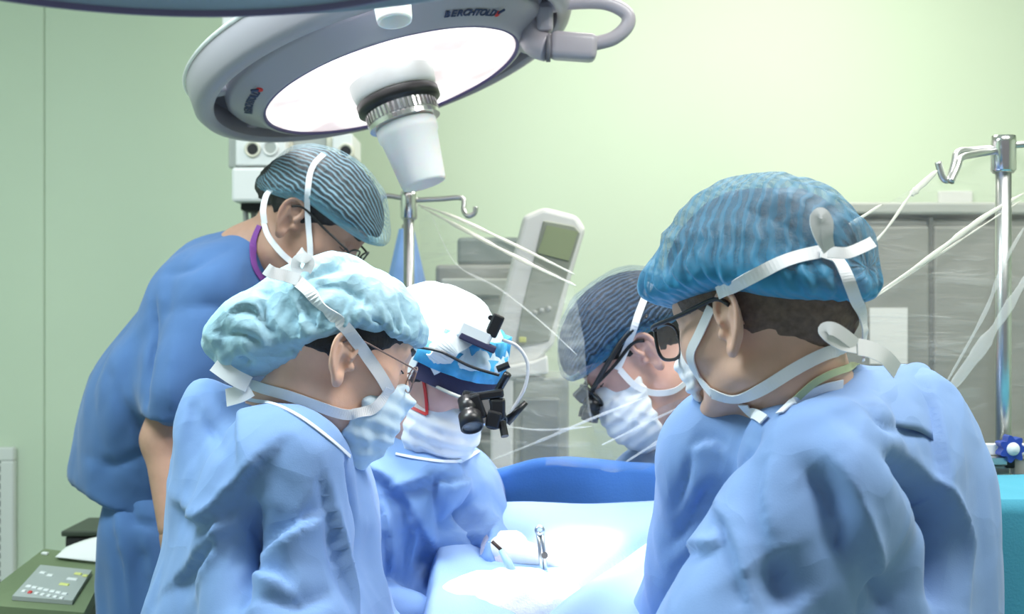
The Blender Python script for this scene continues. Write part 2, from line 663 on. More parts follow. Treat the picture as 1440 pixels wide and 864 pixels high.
def facets(V, seed, cell=(0.10, 0.10, 0.14), amp=0.008, warp=0.35):
    """crumpled stiff cloth: flat facets that meet in sharp creases (piecewise-linear lattice noise)"""
    p = (V / np.array(cell)) @ _q + seed * 7.3
    w = np.stack([vnoise(p * 0.7 + 3.1), vnoise(p * 0.7 + 8.7), vnoise(p * 0.7 + 15.3)], 1)
    p = p + w * warp
    i = np.floor(p).astype(int)
    f = p - i
    order = np.argsort(-f, axis=1)
    fs = np.take_along_axis(f, order, 1)
    ws = [1 - fs[:, 0], fs[:, 0] - fs[:, 1], fs[:, 1] - fs[:, 2], fs[:, 2]]
    out = 0
    cur = i.copy()
    for k in range(4):
        out = out + ws[k] * _LAT[cur[:, 0] % 32, cur[:, 1] % 32, cur[:, 2] % 32]
        if k < 3:
            cur = cur.copy()
            cur[np.arange(len(cur)), order[:, k]] += 1
    return amp * (out * 2 - 1)


def cam_ray(bvh, px, py):
    d = (P(px, py, 1.0) - cam.location)
    d.normalize()
    hit = bvh.ray_cast(cam.location, d, 20)
    return hit[0], hit[1]


def bvh_of(parts):
    V, F, n = [], [], 0
    for v, f in parts:
        V.append(np.asarray(v))
        F.append(np.asarray(f) + n)
        n += len(v)
    V = np.concatenate(V)
    F = np.concatenate(F)
    return BVHTree.FromPolygons([Vector(x) for x in V], F.tolist())


def crease(V, N, F, lines):
    """press folds into cloth.  line = (kind, width, depth, [(px,py)...]) along the cloth's own surface"""
    bvh = bvh_of([(V, F)])
    D = np.zeros(len(V))
    for kind, w, dep, pp in lines:
        pts = []
        for (px, py) in pp:
            h, nn = cam_ray(bvh, px, py)
            if h is not None:
                pts.append(h)
        if len(pts) < 2:
            continue
        pts = [np.array(x) for x in bez(pts, 5)]
        L = len(pts) - 1
        best = np.full(len(V), 1e9)
        bt = np.zeros(len(V))
        bs = np.zeros(len(V))
        lo = np.min(pts, 0) - 4 * w
        hi = np.max(pts, 0) + 4 * w
        near = np.where(((V > lo) & (V < hi)).all(1))[0]
        if len(near) == 0:
            continue
        Vn, Nn = V[near], N[near]
        for i in range(L):
            a, b = pts[i], pts[i + 1]
            ab = b - a
            t = np.clip(((Vn - a) @ ab) / (ab @ ab + 1e-12), 0, 1)
            q = Vn - (a + t[:, None] * ab)
            d = np.linalg.norm(q, axis=1)
            m = d < best[near]
            ii = near[m]
            best[ii] = d[m]
            bt[ii] = (i + t[m]) / L
            side = np.cross(Nn[m], ab / (np.linalg.norm(ab) + 1e-9))
            bs[ii] = np.sign((side * q[m]).sum(1))
        u = best[near] / w
        tap = np.clip(np.sin(np.pi * np.clip(bt[near], 0.02, 0.98)), 0, 1) ** 0.5
        if kind == 'v':
            pr = -np.exp(-u * 1.25)
        elif kind == 'r':
            pr = np.exp(-u * 1.6)
        elif kind == 's':          # a step: one side stands proud of the other
            us = u * bs[near]
            pr = us / (np.abs(us) + 0.22) * np.exp(-np.abs(us) * 0.75)
        elif kind == 'z':          # other side proud
            us = -u * bs[near]
            pr = us / (np.abs(us) + 0.22) * np.exp(-np.abs(us) * 0.75)
        D[near] += 1.45 * dep * tap * pr
    return V + N * D[:, None]


def ribbon_on(bvh, pp, width, name, material, parent, off=0.003, th=0.0016, n=10, sm=9):
    """tape that lies on a surface along a line of pixels"""
    path = bez([Vector((a, b, 0)) for a, b in pp], n)
    H = []
    for q in path:
        h, nn = cam_ray(bvh, q.x, q.y)
        H.append((h, nn))
    good = [i for i, h in enumerate(H) if h[0] is not None]
    if not good:
        return None
    pts, nr = [], []
    for i, (h, nn) in enumerate(H):
        if h is None:
            j = min(good, key=lambda g: abs(g - i))
            h = P(path[i].x, path[i].y, H[j][0].y)
            nn = H[j][1]
        pts.append(Vector(h))
        nr.append(Vector(nn))
    for _ in range(sm):
        # smoothing keeps the tape taut; never let it sink under the cloth
        p2 = [pts[0]] + [(pts[i - 1] + pts[i] * 2 + pts[i + 1]) / 4 for i in range(1, len(pts) - 1)] + [pts[-1]]
        n2 = [nr[0]] + [(nr[i - 1] + nr[i] * 2 + nr[i + 1]) / 4 for i in range(1, len(pts) - 1)] + [nr[-1]]
        pts, nr = p2, n2
    pts = [p + n_.normalized() * off for p, n_ in zip(pts, nr)]
    return MB().strip(pts, width, nr, th).build(name, material, parent, smooth=False)


def ribbon_free(pp, width, name, material, parent, n=8, th=0.0016, toward=(0, -1, 0.25)):
    path = bez([P(*q) for q in pp], n)
    return MB().strip(path, width, [Vector(toward)] * len(path), th).build(name, material, parent)
# ================================================================== the room
X0, X1, Y0, Y1, H = -2.6, 2.8, -1.2, 3.7, 3.0


def structure(name, mb, m):
    return tag(mb.build(name, m), kind='structure')


structure('floor', MB().box(((X0 + X1) / 2, (Y0 + Y1) / 2, -0.05), (X1 - X0 + .2, Y1 - Y0 + .2, 0.1)), FLOOR_M)
structure('ceiling', MB().box(((X0 + X1) / 2, (Y0 + Y1) / 2, H + 0.05), (X1 - X0 + .2, Y1 - Y0 + .2, 0.1)), CEIL_M)
structure('wall_left', MB().box((X0 - 0.05, (Y0 + Y1) / 2, H / 2), (0.1, Y1 - Y0 + .2, H)), WALL_M)
structure('wall_right', MB().box((X1 + 0.05, (Y0 + Y1) / 2, H / 2), (0.1, Y1 - Y0 + .2, H)), WALL_M)
wb = structure('wall_back', MB().box(((X0 + X1) / 2, Y1 + 0.07, H / 2), (X1 - X0 + .2, 0.1, H)), WALL_M)
seam = P(62, 0, Y1).x
for a, b in ((X0, seam - 0.001), (seam + 0.001, 1.75), (1.752, X1)):
    MB().box(((a + b) / 2, Y1 + 0.01, H / 2), (b - a, 0.02, H - 0.004), bevel=0.003, seg=1).build('panel', WALL_M, wb)
structure('baseboard_back', MB().box(((X0 + X1) / 2, Y1 - 0.008, 0.05), (X1 - X0, 0.016, 0.1), bevel=0.004), GREY_P)

LIGHT_M = mat('troffer_diffuser', (0.9, 0.9, 0.9), 0.5, emit=(1, 0.99, 0.96), estr=1.5)
where = ('over the left of the room', 'over the right of the room', 'by the back wall')
for (lx, ly, k), w in zip(TROFFERS, where):
    t = empty('ceiling_light', (lx, ly, H - 0.04))
    tag(t, 'flat white ceiling light panel ' + w, 'ceiling light', 'ceiling light panels')
    fr = MB()
    for sx in (-1, 1):
        fr.box((lx + sx * 0.575, ly, H - 0.02), (0.05, 0.6, 0.04))
        fr.box((lx, ly + sx * 0.275, H - 0.02), (1.1, 0.05, 0.04))
    fr.build('frame', WHITE_P, t)
    MB().box((lx, ly, H - 0.02), (1.1, 0.5, 0.02)).build('diffuser', LIGHT_M, t)

# ---- return-air grille low on the back wall
g = empty('air_grille', P(-40, 790, Y1 - 0.03))
tag(g, 'white louvred air grille low on the green wall', 'air grille')
gx0, gx1 = P(-110, 0, Y1).x, P(25, 0, Y1).x
gz1, gz0 = P(0, 628, Y1).z, P(0, 860, Y1).z
gy = Y1 - 0.02
fw = 0.04
for (cx, cz, sx, sz) in (((gx0 + gx1) / 2, gz1 - fw / 2, gx1 - gx0, fw), ((gx0 + gx1) / 2, gz0 + fw / 2, gx1 - gx0, fw),
                         (gx0 + fw / 2, (gz0 + gz1) / 2, fw, gz1 - gz0 - 2 * fw), (gx1 - fw / 2, (gz0 + gz1) / 2, fw, gz1 - gz0 - 2 * fw)):
    MB().box((cx, gy, cz), (sx, 0.03, sz), bevel=0.005).build('frame_bar', WHITE_P, g)
MB().box(((gx0 + gx1) / 2, Y1 - 0.002, (gz0 + gz1) / 2), (gx1 - gx0 - 0.02, 0.004, gz1 - gz0 - 0.02)).build('duct_back', BLACK_M, g)
nsl = 16
RS = Matrix.Rotation(math.radians(32), 3, 'X')
for i in range(nsl):
    z = gz0 + fw + (gz1 - gz0 - 2 * fw) * (i + 0.5) / nsl
    MB().box(((gx0 + gx1) / 2, gy, z), (gx1 - gx0 - 2 * fw, 0.009, 0.004), RS).build('slat', WHITE_P, g)

# ---- grey equipment cabinet on the right
cd = 3.1
cx0, cx1 = P(1150, 0, cd).x, P(1560, 0, cd).x
cz1 = P(0, 296, cd).z
t = empty('equipment_cabinet', ((cx0 + cx1) / 2, cd + 0.25, 0))
tag(t, 'tall grey steel cabinet against the wall behind the right drip stand', 'cabinet')
MB().box(((cx0 + cx1) / 2, cd + 0.27, cz1 / 2 - 0.01), (cx1 - cx0, 0.5, cz1 - 0.02), bevel=0.008).build('body', CABINET, t)
MB().box(((cx0 + cx1) / 2, cd + 0.26, cz1 + 0.005), (cx1 - cx0 + 0.03, 0.54, 0.03), bevel=0.006).build('top_rail', GREY_P, t)
xs = P(1310, 0, cd).x
for a, b in ((cx0 + 0.02, xs - 0.006), (xs + 0.006, cx1 - 0.02)):
    dz1 = P(0, 318, cd).z
    d = MB().box(((a + b) / 2, cd + 0.012, dz1 / 2 + 0.04), (b - a, 0.03, dz1 - 0.08), bevel=0.006).build('door', CABINET, t)
    if a < xs - 0.1:
        MB().box((b - 0.03, cd - 0.008, 1.0), (0.014, 0.02, 0.14), bevel=0.004).build('handle', STEEL, d)
MB().box((xs, cd + 0.016, 0.9), (0.010, 0.026, 1.75)).build('door_gap', CABINET_D, t)
p0, p1 = P(1222, 433, cd), P(1275, 512, cd)
o = MB().box(((p0.x + p1.x) / 2, cd - 0.0055, (p0.z + p1.z) / 2), (p1.x - p0.x, 0.003, p0.z - p1.z)).build('notice_sheet', PAPER)
tag(o, 'blank white sheet of paper taped to the grey cabinet door', 'paper')
p0, p1 = P(1318, 269, Y1), P(1366, 289, Y1)
o = MB().box(((p0.x + p1.x) / 2, Y1 - 0.006, (p0.z + p1.z) / 2), (p1.x - p0.x, 0.012, p0.z - p1.z), bevel=0.003).build('wall_plate', WHITE_P)
tag(o, 'small pale plate on the green wall just above the grey cabinet', 'wall plate')

# ---- ceiling pendant with sockets
pd = 3.0
t = empty('supply_pendant', P(400, 300, pd))
tag(t, 'white ceiling supply pendant with round sockets behind the surgical lamp', 'pendant')


def pxbox(x0, y0, x1, y1, d, depth, name, m, parent, bevel=0.004):
    a, b = P(x0, y0, d), P(x1, y1, d)
    return MB().box(((a.x + b.x) / 2, d + depth / 2, (a.z + b.z) / 2), (b.x - a.x, depth, a.z - b.z), bevel=bevel).build(name, m, parent)


zc = CY - (H - CAMZ) / pd * FPX
pxbox(312, zc + 2, 345, 190, pd + 0.02, 0.2, 'column_side', WHITE_P, t)
pxbox(345, zc + 2, 478, 190, pd + 0.04, 0.2, 'column', CREAM_P, t)
pxbox(402, 186, 411, 300, pd + 0.01, 0.1, 'trim_strip', CREAM_P, t, 0.002)
pxbox(411, 186, 459, 302, pd + 0.02, 0.1, 'blank_panel', GREY_P, t, 0.002)
pxbox(459, 186, 467, 300, pd + 0.01, 0.1, 'trim_strip', CREAM_P, t, 0.002)
b1 = pxbox(331, 188, 402, 233, pd - 0.03, 0.16, 'socket_module', WHITE_P, t)
pxbox(321, 190, 333, 236, pd - 0.005, 0.13, 'module_side', GREY_P, t)
b2 = pxbox(325, 235, 402, 284, pd - 0.035, 0.17, 'lower_module', WHITE_P, t, 0.008)
pxbox(338, 284, 378, 296, pd + 0.0, 0.12, 'socket_base', BLACK_M, t)
b3 = pxbox(467, 188, 496, 219, pd - 0.03, 0.16, 'socket_module', WHITE_P, t)
for (px, py, par, dk) in ((355, 210, b1, True), (380, 208, b1, False), (486, 213, b3, True)):
    c = P(px, py, pd - 0.032)
    R = frame_from((0, -1, 0))
    s = MB().lathe([(0.0, -0.004), (0.013, -0.004), (0.014, 0.003), (0.019, 0.004), (0.020, 0.0), (0.020, -0.01)], c, R, 24)
    s.build('socket', WHITE_P if not dk else CREAM_P, par, smooth=True)
    MB().lathe([(0.0, 0.0005), (0.0128, 0.0005), (0.0128, -0.002)], c, R, 20).build('socket_hole', BLACK_M if dk else GREY_P, par)
for px in (345, 356, 366):
    a, b = P(px, 294, pd + 0.05), P(px, 330, pd + 0.05)
    MB().tube([a, (a + b) / 2 + Vector((0.002, 0, 0)), b], 0.007, 8).build('hose', GREY_P, t, smooth=True)

# ---- ventilator with tilted display
vd = 2.75
VENT_G = mat('ventilator_grey', (0.30, 0.33, 0.28), 0.5)
t = empty('ventilator', (P(745, 0, vd).x, vd + 0.15, 0))
tag(t, 'white ventilator with a tilted green screen on a grey cart', 'ventilator')


def slab(pts, d, depth, name, m, parent, dd=None, bev=0.0):
    """an outline with its own distance and thickness"""
    dd = dd or [d] * len(pts)
    mb = MB().prism([P(x, y, q) for (x, y), q in zip(pts, dd)], (0, depth, 0))
    o = mb.build(name, m, parent)
    if bev:
        bm = bmesh.new()
        bm.from_mesh(o.data)
        bmesh.ops.bevel(bm, geom=list(bm.edges), offset=bev, segments=3, affect='EDGES', profile=0.5)
        bm.to_mesh(o.data)
        bm.free()
    return o


top, bot = P(783, 296, vd + 0.06), P(727, 520, vd)
slab([(736, 303), (765, 291), (812, 303), (824, 322), (801, 398), (779, 486), (752, 512), (688, 522), (686, 492), (713, 392)],
     vd, 0.16, 'display_housing', WHITE_P, t, bev=0.012)
slab([(764, 310), (808, 318), (816, 328), (795, 396), (772, 480), (724, 490), (735, 430)], vd - 0.006, 0.02, 'front_panel', VENT_G, t, bev=0.003)
scr = slab([(769, 317), (813, 326), (800, 367), (756, 356)], vd - 0.010, 0.01, 'screen', SCREEN_G, t)
for k in range(3):
    c = P(752 + 10 * k, 440 - 3 * k, vd - 0.010)
    MB().lathe([(0.0, 0.004), (0.005, 0.003), (0.006, 0.0)], c, frame_from((0, -1, 0)), 12).build('button', PANEL_G, t, smooth=True)
c = P(735, 478, vd - 0.012)
MB().box(c, (0.016, 0.006, 0.012), bevel=0.002).build('yellow_button', KEY_Y, t)
slab([(684, 520), (752, 508), (770, 500), (772, 526), (684, 536)], vd - 0.03, 0.2, 'shelf', WHITE_P, t, bev=0.006)
zc0 = P(0, 530, vd).z
for x0, x1, m, nm, dy in ((690, 722, WHITE_P, 'cart_side', -0.01), (722, 800, VENT_G, 'cart_body', 0.0)):
    a, b = P(x0, 0, vd).x, P(x1, 0, vd).x
    MB().box(((a + b) / 2, vd + 0.12 + dy, (zc0 + 0.08) / 2), (b - a, 0.26, zc0 - 0.08), bevel=0.006).build(nm, m, t)
a, b = P(732, 0, vd).x, P(786, 0, vd).x
MB().box(((a + b) / 2, vd - 0.012, 1.18), (b - a, 0.02, 0.34), bevel=0.006).build('cart_door', DGREY_P, t)
for x in (690, 795):
    for dy in (0.0, 0.22):
        c = P(x, 0, vd)
        MB().lathe([(0, -0.012), (0.04, -0.012), (0.045, -0.006), (0.045, 0.006), (0.04, 0.012), (0, 0.012)], (c.x, vd + 0.02 + dy, 0.045),
                   frame_from((1, 0, 0), (0, 0, 1)), 20).build('castor', BLACK, t, smooth=True)

# ---- anaesthetic trolley half hidden behind the film
ad = 3.05
t = empty('anaesthetic_trolley', (P(668, 0, ad).x, ad + 0.25, 0))
tag(t, 'grey anaesthetic trolley seen through clear film left of the ventilator', 'trolley')
a, b = P(612, 0, ad).x, P(738, 0, ad).x
z1 = P(0, 372, ad).z
MB().box(((a + b) / 2, ad + 0.22, z1 / 2 + 0.03), (b - a, 0.42, z1 - 0.06), bevel=0.01).build('body', CABINET, t)
for k in range(3):
    zz = z1 - 0.12 - 0.2 * k
    dr = MB().box(((a + b) / 2, ad + 0.002, zz), (b - a - 0.03, 0.02, 0.17), bevel=0.005).build('drawer', GREY_P, t)
    MB().box(((a + b) / 2, ad - 0.015, zz + 0.04), (0.1, 0.016, 0.012), bevel=0.003).build('handle', DGREY_P, dr)
MB().box((P(690, 0, ad).x, ad + 0.2, z1 + 0.035), (0.17, 0.3, 0.07), bevel=0.01).build('top_unit', DGREY_P, t)
for sx in (a + .03, b - .03):
    MB().lathe([(0, -0.012), (0.03, -0.012), (0.03, 0.012), (0, 0.012)], (sx, ad + .1, 0.03), frame_from((1, 0, 0), (0, 0, 1)), 16).build('castor', BLACK, t)

# ================================================================== surgical lamps
LR = frame_from(-LAMP_AX, (1, 0, 0))
LENS = bpy.data.materials.new('lamp_lens')
LENS.use_nodes = True
nt = LENS.node_tree
b = nt.nodes['Principled BSDF']
b.inputs['Roughness'].default_value = 0.25
tc = nt.nodes.new('ShaderNodeTexCoord')
vo = nt.nodes.new('ShaderNodeTexVoronoi')
vo.inputs['Scale'].default_value = 13
vo.feature = 'SMOOTH_F1'
nt.links.new(tc.outputs['Object'], vo.inputs['Vector'])
rr = nt.nodes.new('ShaderNodeValToRGB')
rr.color_ramp.elements[0].position = 0.1
rr.color_ramp.elements[1].position = 0.58
rr.color_ramp.elements[0].color = (1.0, 0.99, 0.97, 1)
rr.color_ramp.elements[1].color = (0.30, 0.24, 0.24, 1)
nt.links.new(vo.outputs['Distance'], rr.inputs['Fac'])
nt.links.new(rr.outputs['Color'], b.inputs['Emission Color'])
b.inputs['Base Color'].default_value = (0.8, 0.8, 0.8, 1)
b.inputs['Emission Strength'].default_value = 2.3
GLOW = mat('handle_cover', (0.95, 0.95, 0.95), 0.5, sss=0.6)


def lettering(chars, font_h, centre_px, r, z, C, R, parent):
    """each letter stands on the bezel ring"""
    best, th0 = 1e9, 0
    for k in range(720):
        th = k * math.pi / 360
        w = C + R @ Vector((r * math.cos(th), r * math.sin(th), z))
        q = ((w.x / w.y * FPX + CX) - centre_px[0]) ** 2 + ((CAMZ - w.z) / w.y * FPX + CY - centre_px[1]) ** 2
        if q < best:
            best, th0 = q, th
    mb, red = MB(), MB()
    adv = font_h * 0.92
    n = len(chars)
    nb = Vector((0.38, 0, -0.92)).normalized()
    for i, ch in enumerate(chars):
        th = th0 + (i - (n - 1) / 2) * adv / r
        rad = Vector((math.cos(th), math.sin(th), 0))
        tan = Vector((-math.sin(th), math.cos(th), 0))
        nrm = (rad * nb.x + Vector((0, 0, nb.z)))
        up = (rad - nrm * rad.dot(nrm)).normalized()
        o3 = C + R @ (rad * r + Vector((0, 0, z)) + nrm * 0.0022)
        cu = bpy.data.curves.new('letters', 'FONT')
        cu.body = ch
        cu.size = font_h * 1.4
        cu.align_x = 'CENTER'
        cu.extrude = 0.0004
        cu.offset = 0.0006
        ob = bpy.data.objects.new('letters', cu)
        COL.objects.link(ob)
        bpy.context.view_layer.update()
        me = ob.evaluated_get(bpy.context.evaluated_depsgraph_get()).to_mesh()
        V = [o3 + R @ (tan * v.co.x + up * (v.co.y - font_h * 0.5) + nrm * v.co.z) for v in me.vertices]
        F = [list(p.vertices) for p in me.polygons]
        mb.add(V, F)
        bpy.data.objects.remove(ob)
    mb.build('lettering', LETTER, parent)
    th = th0 + ((n - 1) / 2 + 1.0) * adv / r
    rad = Vector((math.cos(th), math.sin(th), 0))
    nrm = (rad * nb.x + Vector((0, 0, nb.z)))
    o3 = C + R @ (rad * (r - 0.002) + Vector((0, 0, z)) + nrm * 0.002)
    MB().lathe([(0, 0.001), (0.006, 0.001), (0.006, -0.001)], o3, R @ frame_from(nrm), 14).build('red_mark', RED, parent)
    o4 = o3 + R @ (rad * 0.010)
    MB().tube([o3 + R @ (rad * 0.002), o4 + R @ (rad * 0.006)], 0.0022, 8).build('mark_stroke', LETTER, parent)


def lamp_body(C, R, root, S=1.0, body_m=LAMPGREY, lens_m=LENS):
    s = lambda pr: [(a * S, c * S) for a, c in pr]
    MB().lathe(s([(0.236, 0.0), (0.240, -0.004), (0.247, -0.002), (0.252, 0.006), (0.290, 0.026), (0.297, 0.036), (0.296, 0.070),
                  (0.290, 0.085), (0.22, 0.125), (0.12, 0.15), (0.0, 0.155)]), C, R, 96).build('housing', body_m, root, smooth=True)
    MB().lathe(s([(0.0, 0.010), (0.1, 0.009), (0.2, 0.004), (0.2365, 0.0)]), C, R, 72).build('lens', lens_m, root, smooth=True)
    MB().lathe(s([(0.2345, 0.0012), (0.237, -0.0042), (0.2405, -0.0046), (0.2420, -0.001)]), C, R, 96).build('lens_gasket', mat('gasket_violet', (0.13, 0.10, 0.24), 0.5), root, smooth=True)
    # outer handrail ring, open but for its spokes and the dark groove plate
    MB().lathe(s([(0.322, 0.024), (0.330, 0.018), (0.346, 0.022), (0.354, 0.034), (0.356, 0.080), (0.350, 0.092), (0.338, 0.098),
                  (0.326, 0.090), (0.321, 0.060), (0.322, 0.024)]), C, R, 96).build('outer_ring', body_m, root, smooth=True)
    MB().lathe(s([(0.3565, 0.080), (0.3605, 0.084), (0.3565, 0.088)]), C, R, 96).build('ring_trim', WHITE_P, root, smooth=True)
    MB().lathe(s([(0.296, 0.066), (0.322, 0.066)]), C, R, 72, math.radians(-40), math.radians(200)).build('groove_shade', LAMPDARK, root)  # dark plate added so the groove reads as shaded
    for k in range(8):
        th = k * math.pi / 4 + 0.32
        rad = Vector((math.cos(th), math.sin(th), 0))
        tn = Vector((-math.sin(th), math.cos(th), 0))
        fr = R @ Matrix((rad, tn, Vector((0, 0, 1)))).transposed()
        MB().box(C + R @ (rad * 0.309 * S + Vector((0, 0, 0.055 * S))), (0.04 * S, 0.03 * S, 0.03 * S), fr, bevel=0.004).build('spoke', body_m, root)


def lamp_handle(C, R, root, top_r, bot_r, length, z0=0.0, cover=GLOW):
    h = MB().lathe([(0.0, z0), (top_r * 0.9, z0), (top_r, z0 - 0.004), (top_r, z0 - 0.018), (top_r * 0.98, z0 - 0.024), (top_r * 0.93, z0 - 0.028),
                    (bot_r, z0 - length), (bot_r * 0.96, z0 - length - 0.004), (bot_r * 0.82, z0 - length - 0.004),
                    (bot_r * 0.80, z0 - length + 0.02), (0, z0 - length + 0.022)], C, R, 48).build('handle_cover', cover, root, smooth=True)
    return h


lamp = empty('surgical_lamp', LAMP_C)
tag(lamp, 'lit grey surgical lamp head with a white centre handle above the surgeons', 'surgical lamp')
lamp_body(LAMP_C, LR, lamp)
MB().lathe([(0.080, 0.010), (0.079, -0.006), (0.077, -0.016), (0.074, -0.024), (0.068, -0.028)], LAMP_C, LR, 48).build('hub_reflector', WHITE_P, lamp, smooth=True)
MB().lathe([(0.0, -0.025), (0.072, -0.026), (0.077, -0.030), (0.077, -0.046), (0.072, -0.050), (0.0, -0.050)], LAMP_C, LR, 48).build('hub_ring', BLACK, lamp, smooth=True)
kn = MB()
kn.lathe([(0.0, -0.050), (0.064, -0.050), (0.062, -0.070), (0.066, -0.072), (0.066, -0.080), (0.0, -0.082)], LAMP_C, LR, 48)
for k in range(44):
    th = 2 * math.pi * k / 44
    rad = Vector((math.cos(th), math.sin(th), 0))
    tn = Vector((-math.sin(th), math.cos(th), 0))
    kn.box(LAMP_C + LR @ (rad * 0.064 + Vector((0, 0, -0.060))), (0.006, 0.004, 0.018), LR @ Matrix((rad, tn, Vector((0, 0, 1)))).transposed())
kn.build('knurled_collar', CHROME, lamp)
MB().lathe([(0.0, -0.080), (0.050, -0.080), (0.050, -0.096), (0.0, -0.096)], LAMP_C, LR, 32).build('handle_socket', BLACK, lamp, smooth=True)
lamp_handle(LAMP_C, LR, lamp, 0.056, 0.041, 0.114, z0=-0.080)
lettering('BERCHTOLD', 0.0135, (664, 32), 0.264, 0.0125, LAMP_C, LR, lamp)
lettering('BERCHTOLD', 0.0135, (366, 150), 0.264, 0.0125, LAMP_C, LR, lamp)
ld = 2.22
MB().box(P(750, 40, ld + .05), (0.060, 0.10, 0.085), Matrix.Rotation(math.radians(10), 3, 'Y'), bevel=0.022, seg=4).build('yoke_block', LAMPGREY, lamp, smooth=True)
MB().box(P(742, 0, ld + .04), (0.085, 0.09, 0.06), Matrix.Rotation(math.radians(-14), 3, 'Y'), bevel=0.02, seg=4).build('yoke_cap', LAMPGREY, lamp, smooth=True)
MB().tube(bez([P(744, 24, ld + .03), P(752, 58, ld + .01), P(770, 67, ld)], 6), 0.026, 14).build('yoke_arm', LAMPGREY, lamp, smooth=True)
MB().box(P(806, 66, ld), (0.085, 0.05, 0.048), Matrix.Rotation(math.radians(4), 3, 'Y'), bevel=0.012, seg=3).build('grip_block', LAMPGREY, lamp, smooth=True)
MB().tube([P(768, 67, ld), P(774, 67, ld)], 0.026, 16).build('grip_joint', LAMPDARK, lamp, smooth=True)
MB().tube(bez([P(760, 12, ld), P(800, 4, ld), P(850, 4, ld), P(880, 18, ld), P(882, 36, ld), P(862, 54, ld), P(832, 62, ld)], 8), 0.013, 12).build('loop_handle', LAMPGREY, lamp, smooth=True)
MB().box(P(766, 26, ld), (0.03, 0.03, 0.05), bevel=0.008).build('loop_bracket', LAMPGREY, lamp)
MB().tube(bez([P(735, 0, ld), P(745, -60, ld), P(700, -130, ld + .2), Vector((-0.05, 2.55, 2.62)), Vector((-0.05, 2.55, 2.99))], 8), 0.035, 14).build('support_arm', LAMPGREY, lamp, smooth=True)

# the unlit second head, near the camera, only its underside rim in view
C2 = P(170, -108, 0.80)
R2 = frame_from((0.0, 0.0, 1), (1, 0, 0))
LAMP2 = mat('lamp_blue_grey', (0.25, 0.32, 0.42), 0.45)
lamp2 = empty('surgical_lamp', C2)
tag(lamp2, 'unlit blue-grey surgical lamp head at the top left edge', 'surgical lamp')
lamp_body(C2, R2, lamp2, 1.0, LAMP2, LAMP2)
lamp_handle(C2, R2, lamp2, 0.04, 0.03, 0.03, z0=0.008)
MB().tube(bez([C2 + Vector((0, 0, .14)), C2 + Vector((0, 0, 0.4)), C2 + Vector((-0.2, 0, 0.75)), Vector((C2.x - .2, C2.y, 2.99))], 6), 0.03, 12).build('support_arm', LAMP2, lamp2, smooth=True)

# a small satellite head above the frame; its sterile handle hangs into view
C3 = SAT_C
R3 = frame_from(-SAT_AX, (1, 0, 0))
lamp3 = empty('surgical_lamp', C3)
tag(lamp3, 'satellite lamp whose white handle hangs in front of the big lamp rim', 'surgical lamp')
lamp_body(C3, R3, lamp3, 0.5, LAMPGREY, LENS)
lamp_handle(C3, R3, lamp3, 0.036, 0.027, 0.135, z0=-0.02)
MB().lathe([(0.0, 0.0), (0.04, 0.0), (0.038, -0.02), (0, -0.02)], C3, R3, 24).build('handle_socket', BLACK, lamp3)
MB().tube(bez([C3 + Vector((0, 0, .06)), C3 + Vector((0.02, 0.05, 0.35)), Vector((-0.15, 2.0, 2.7)), Vector((-0.15, 2.0, 2.99))], 6), 0.025, 12).build('support_arm', LAMPGREY, lamp3, smooth=True)
# ================================================================== people


class Head:
    def __init__(self, heading, pitch, roll=0.0, scale=1.0, ear=None, ear_side=1, centre=None, zk=1.0):
        self.zk = zk
        a, p, r = math.radians(heading), math.radians(pitch), math.radians(roll)
        fh = Vector((math.cos(a), math.sin(a), 0))
        z = Vector((0, 0, 1))
        f = fh * math.cos(p) - z * math.sin(p)
        u = fh * math.sin(p) + z * math.cos(p)
        l = u.cross(f)
        rot = Matrix.Rotation(r, 3, f)
        l, u = rot @ l, rot @ u
        self.M = Matrix((f, l, u)).transposed()
        self.Mn = np.array(self.M, dtype=np.float32)
        self.s = scale
        if ear is not None:
            centre = P(*ear) - self.M @ (Vector((-0.010, 0.080 * ear_side, 0.006)) * scale)
        self.c = Vector(centre)
        self.cn = np.array(self.c, dtype=np.float32)

    def w(self, x, y, z):
        return self.c + self.M @ (Vector((x, y, z)) * self.s)

    def loc(self, p):
        q = ((p - self.cn) @ self.Mn) / self.s
        if self.zk != 1.0:
            q[:, 2] = np.where(q[:, 2] < -0.02, -0.02 + (q[:, 2] + 0.02) * self.zk, q[:, 2])
        return q


EAR_ARC = [(v.x, v.y) for v in bez([Vector(q + (0,)) for q in ((0.000, 0.010), (0.004, 0.022), (0.001, 0.034), (-0.008, 0.0405), (-0.018, 0.040), (-0.0265, 0.031),
                                                              (-0.0285, 0.016), (-0.0245, 0.000), (-0.018, -0.012), (-0.011, -0.022))], 3)]


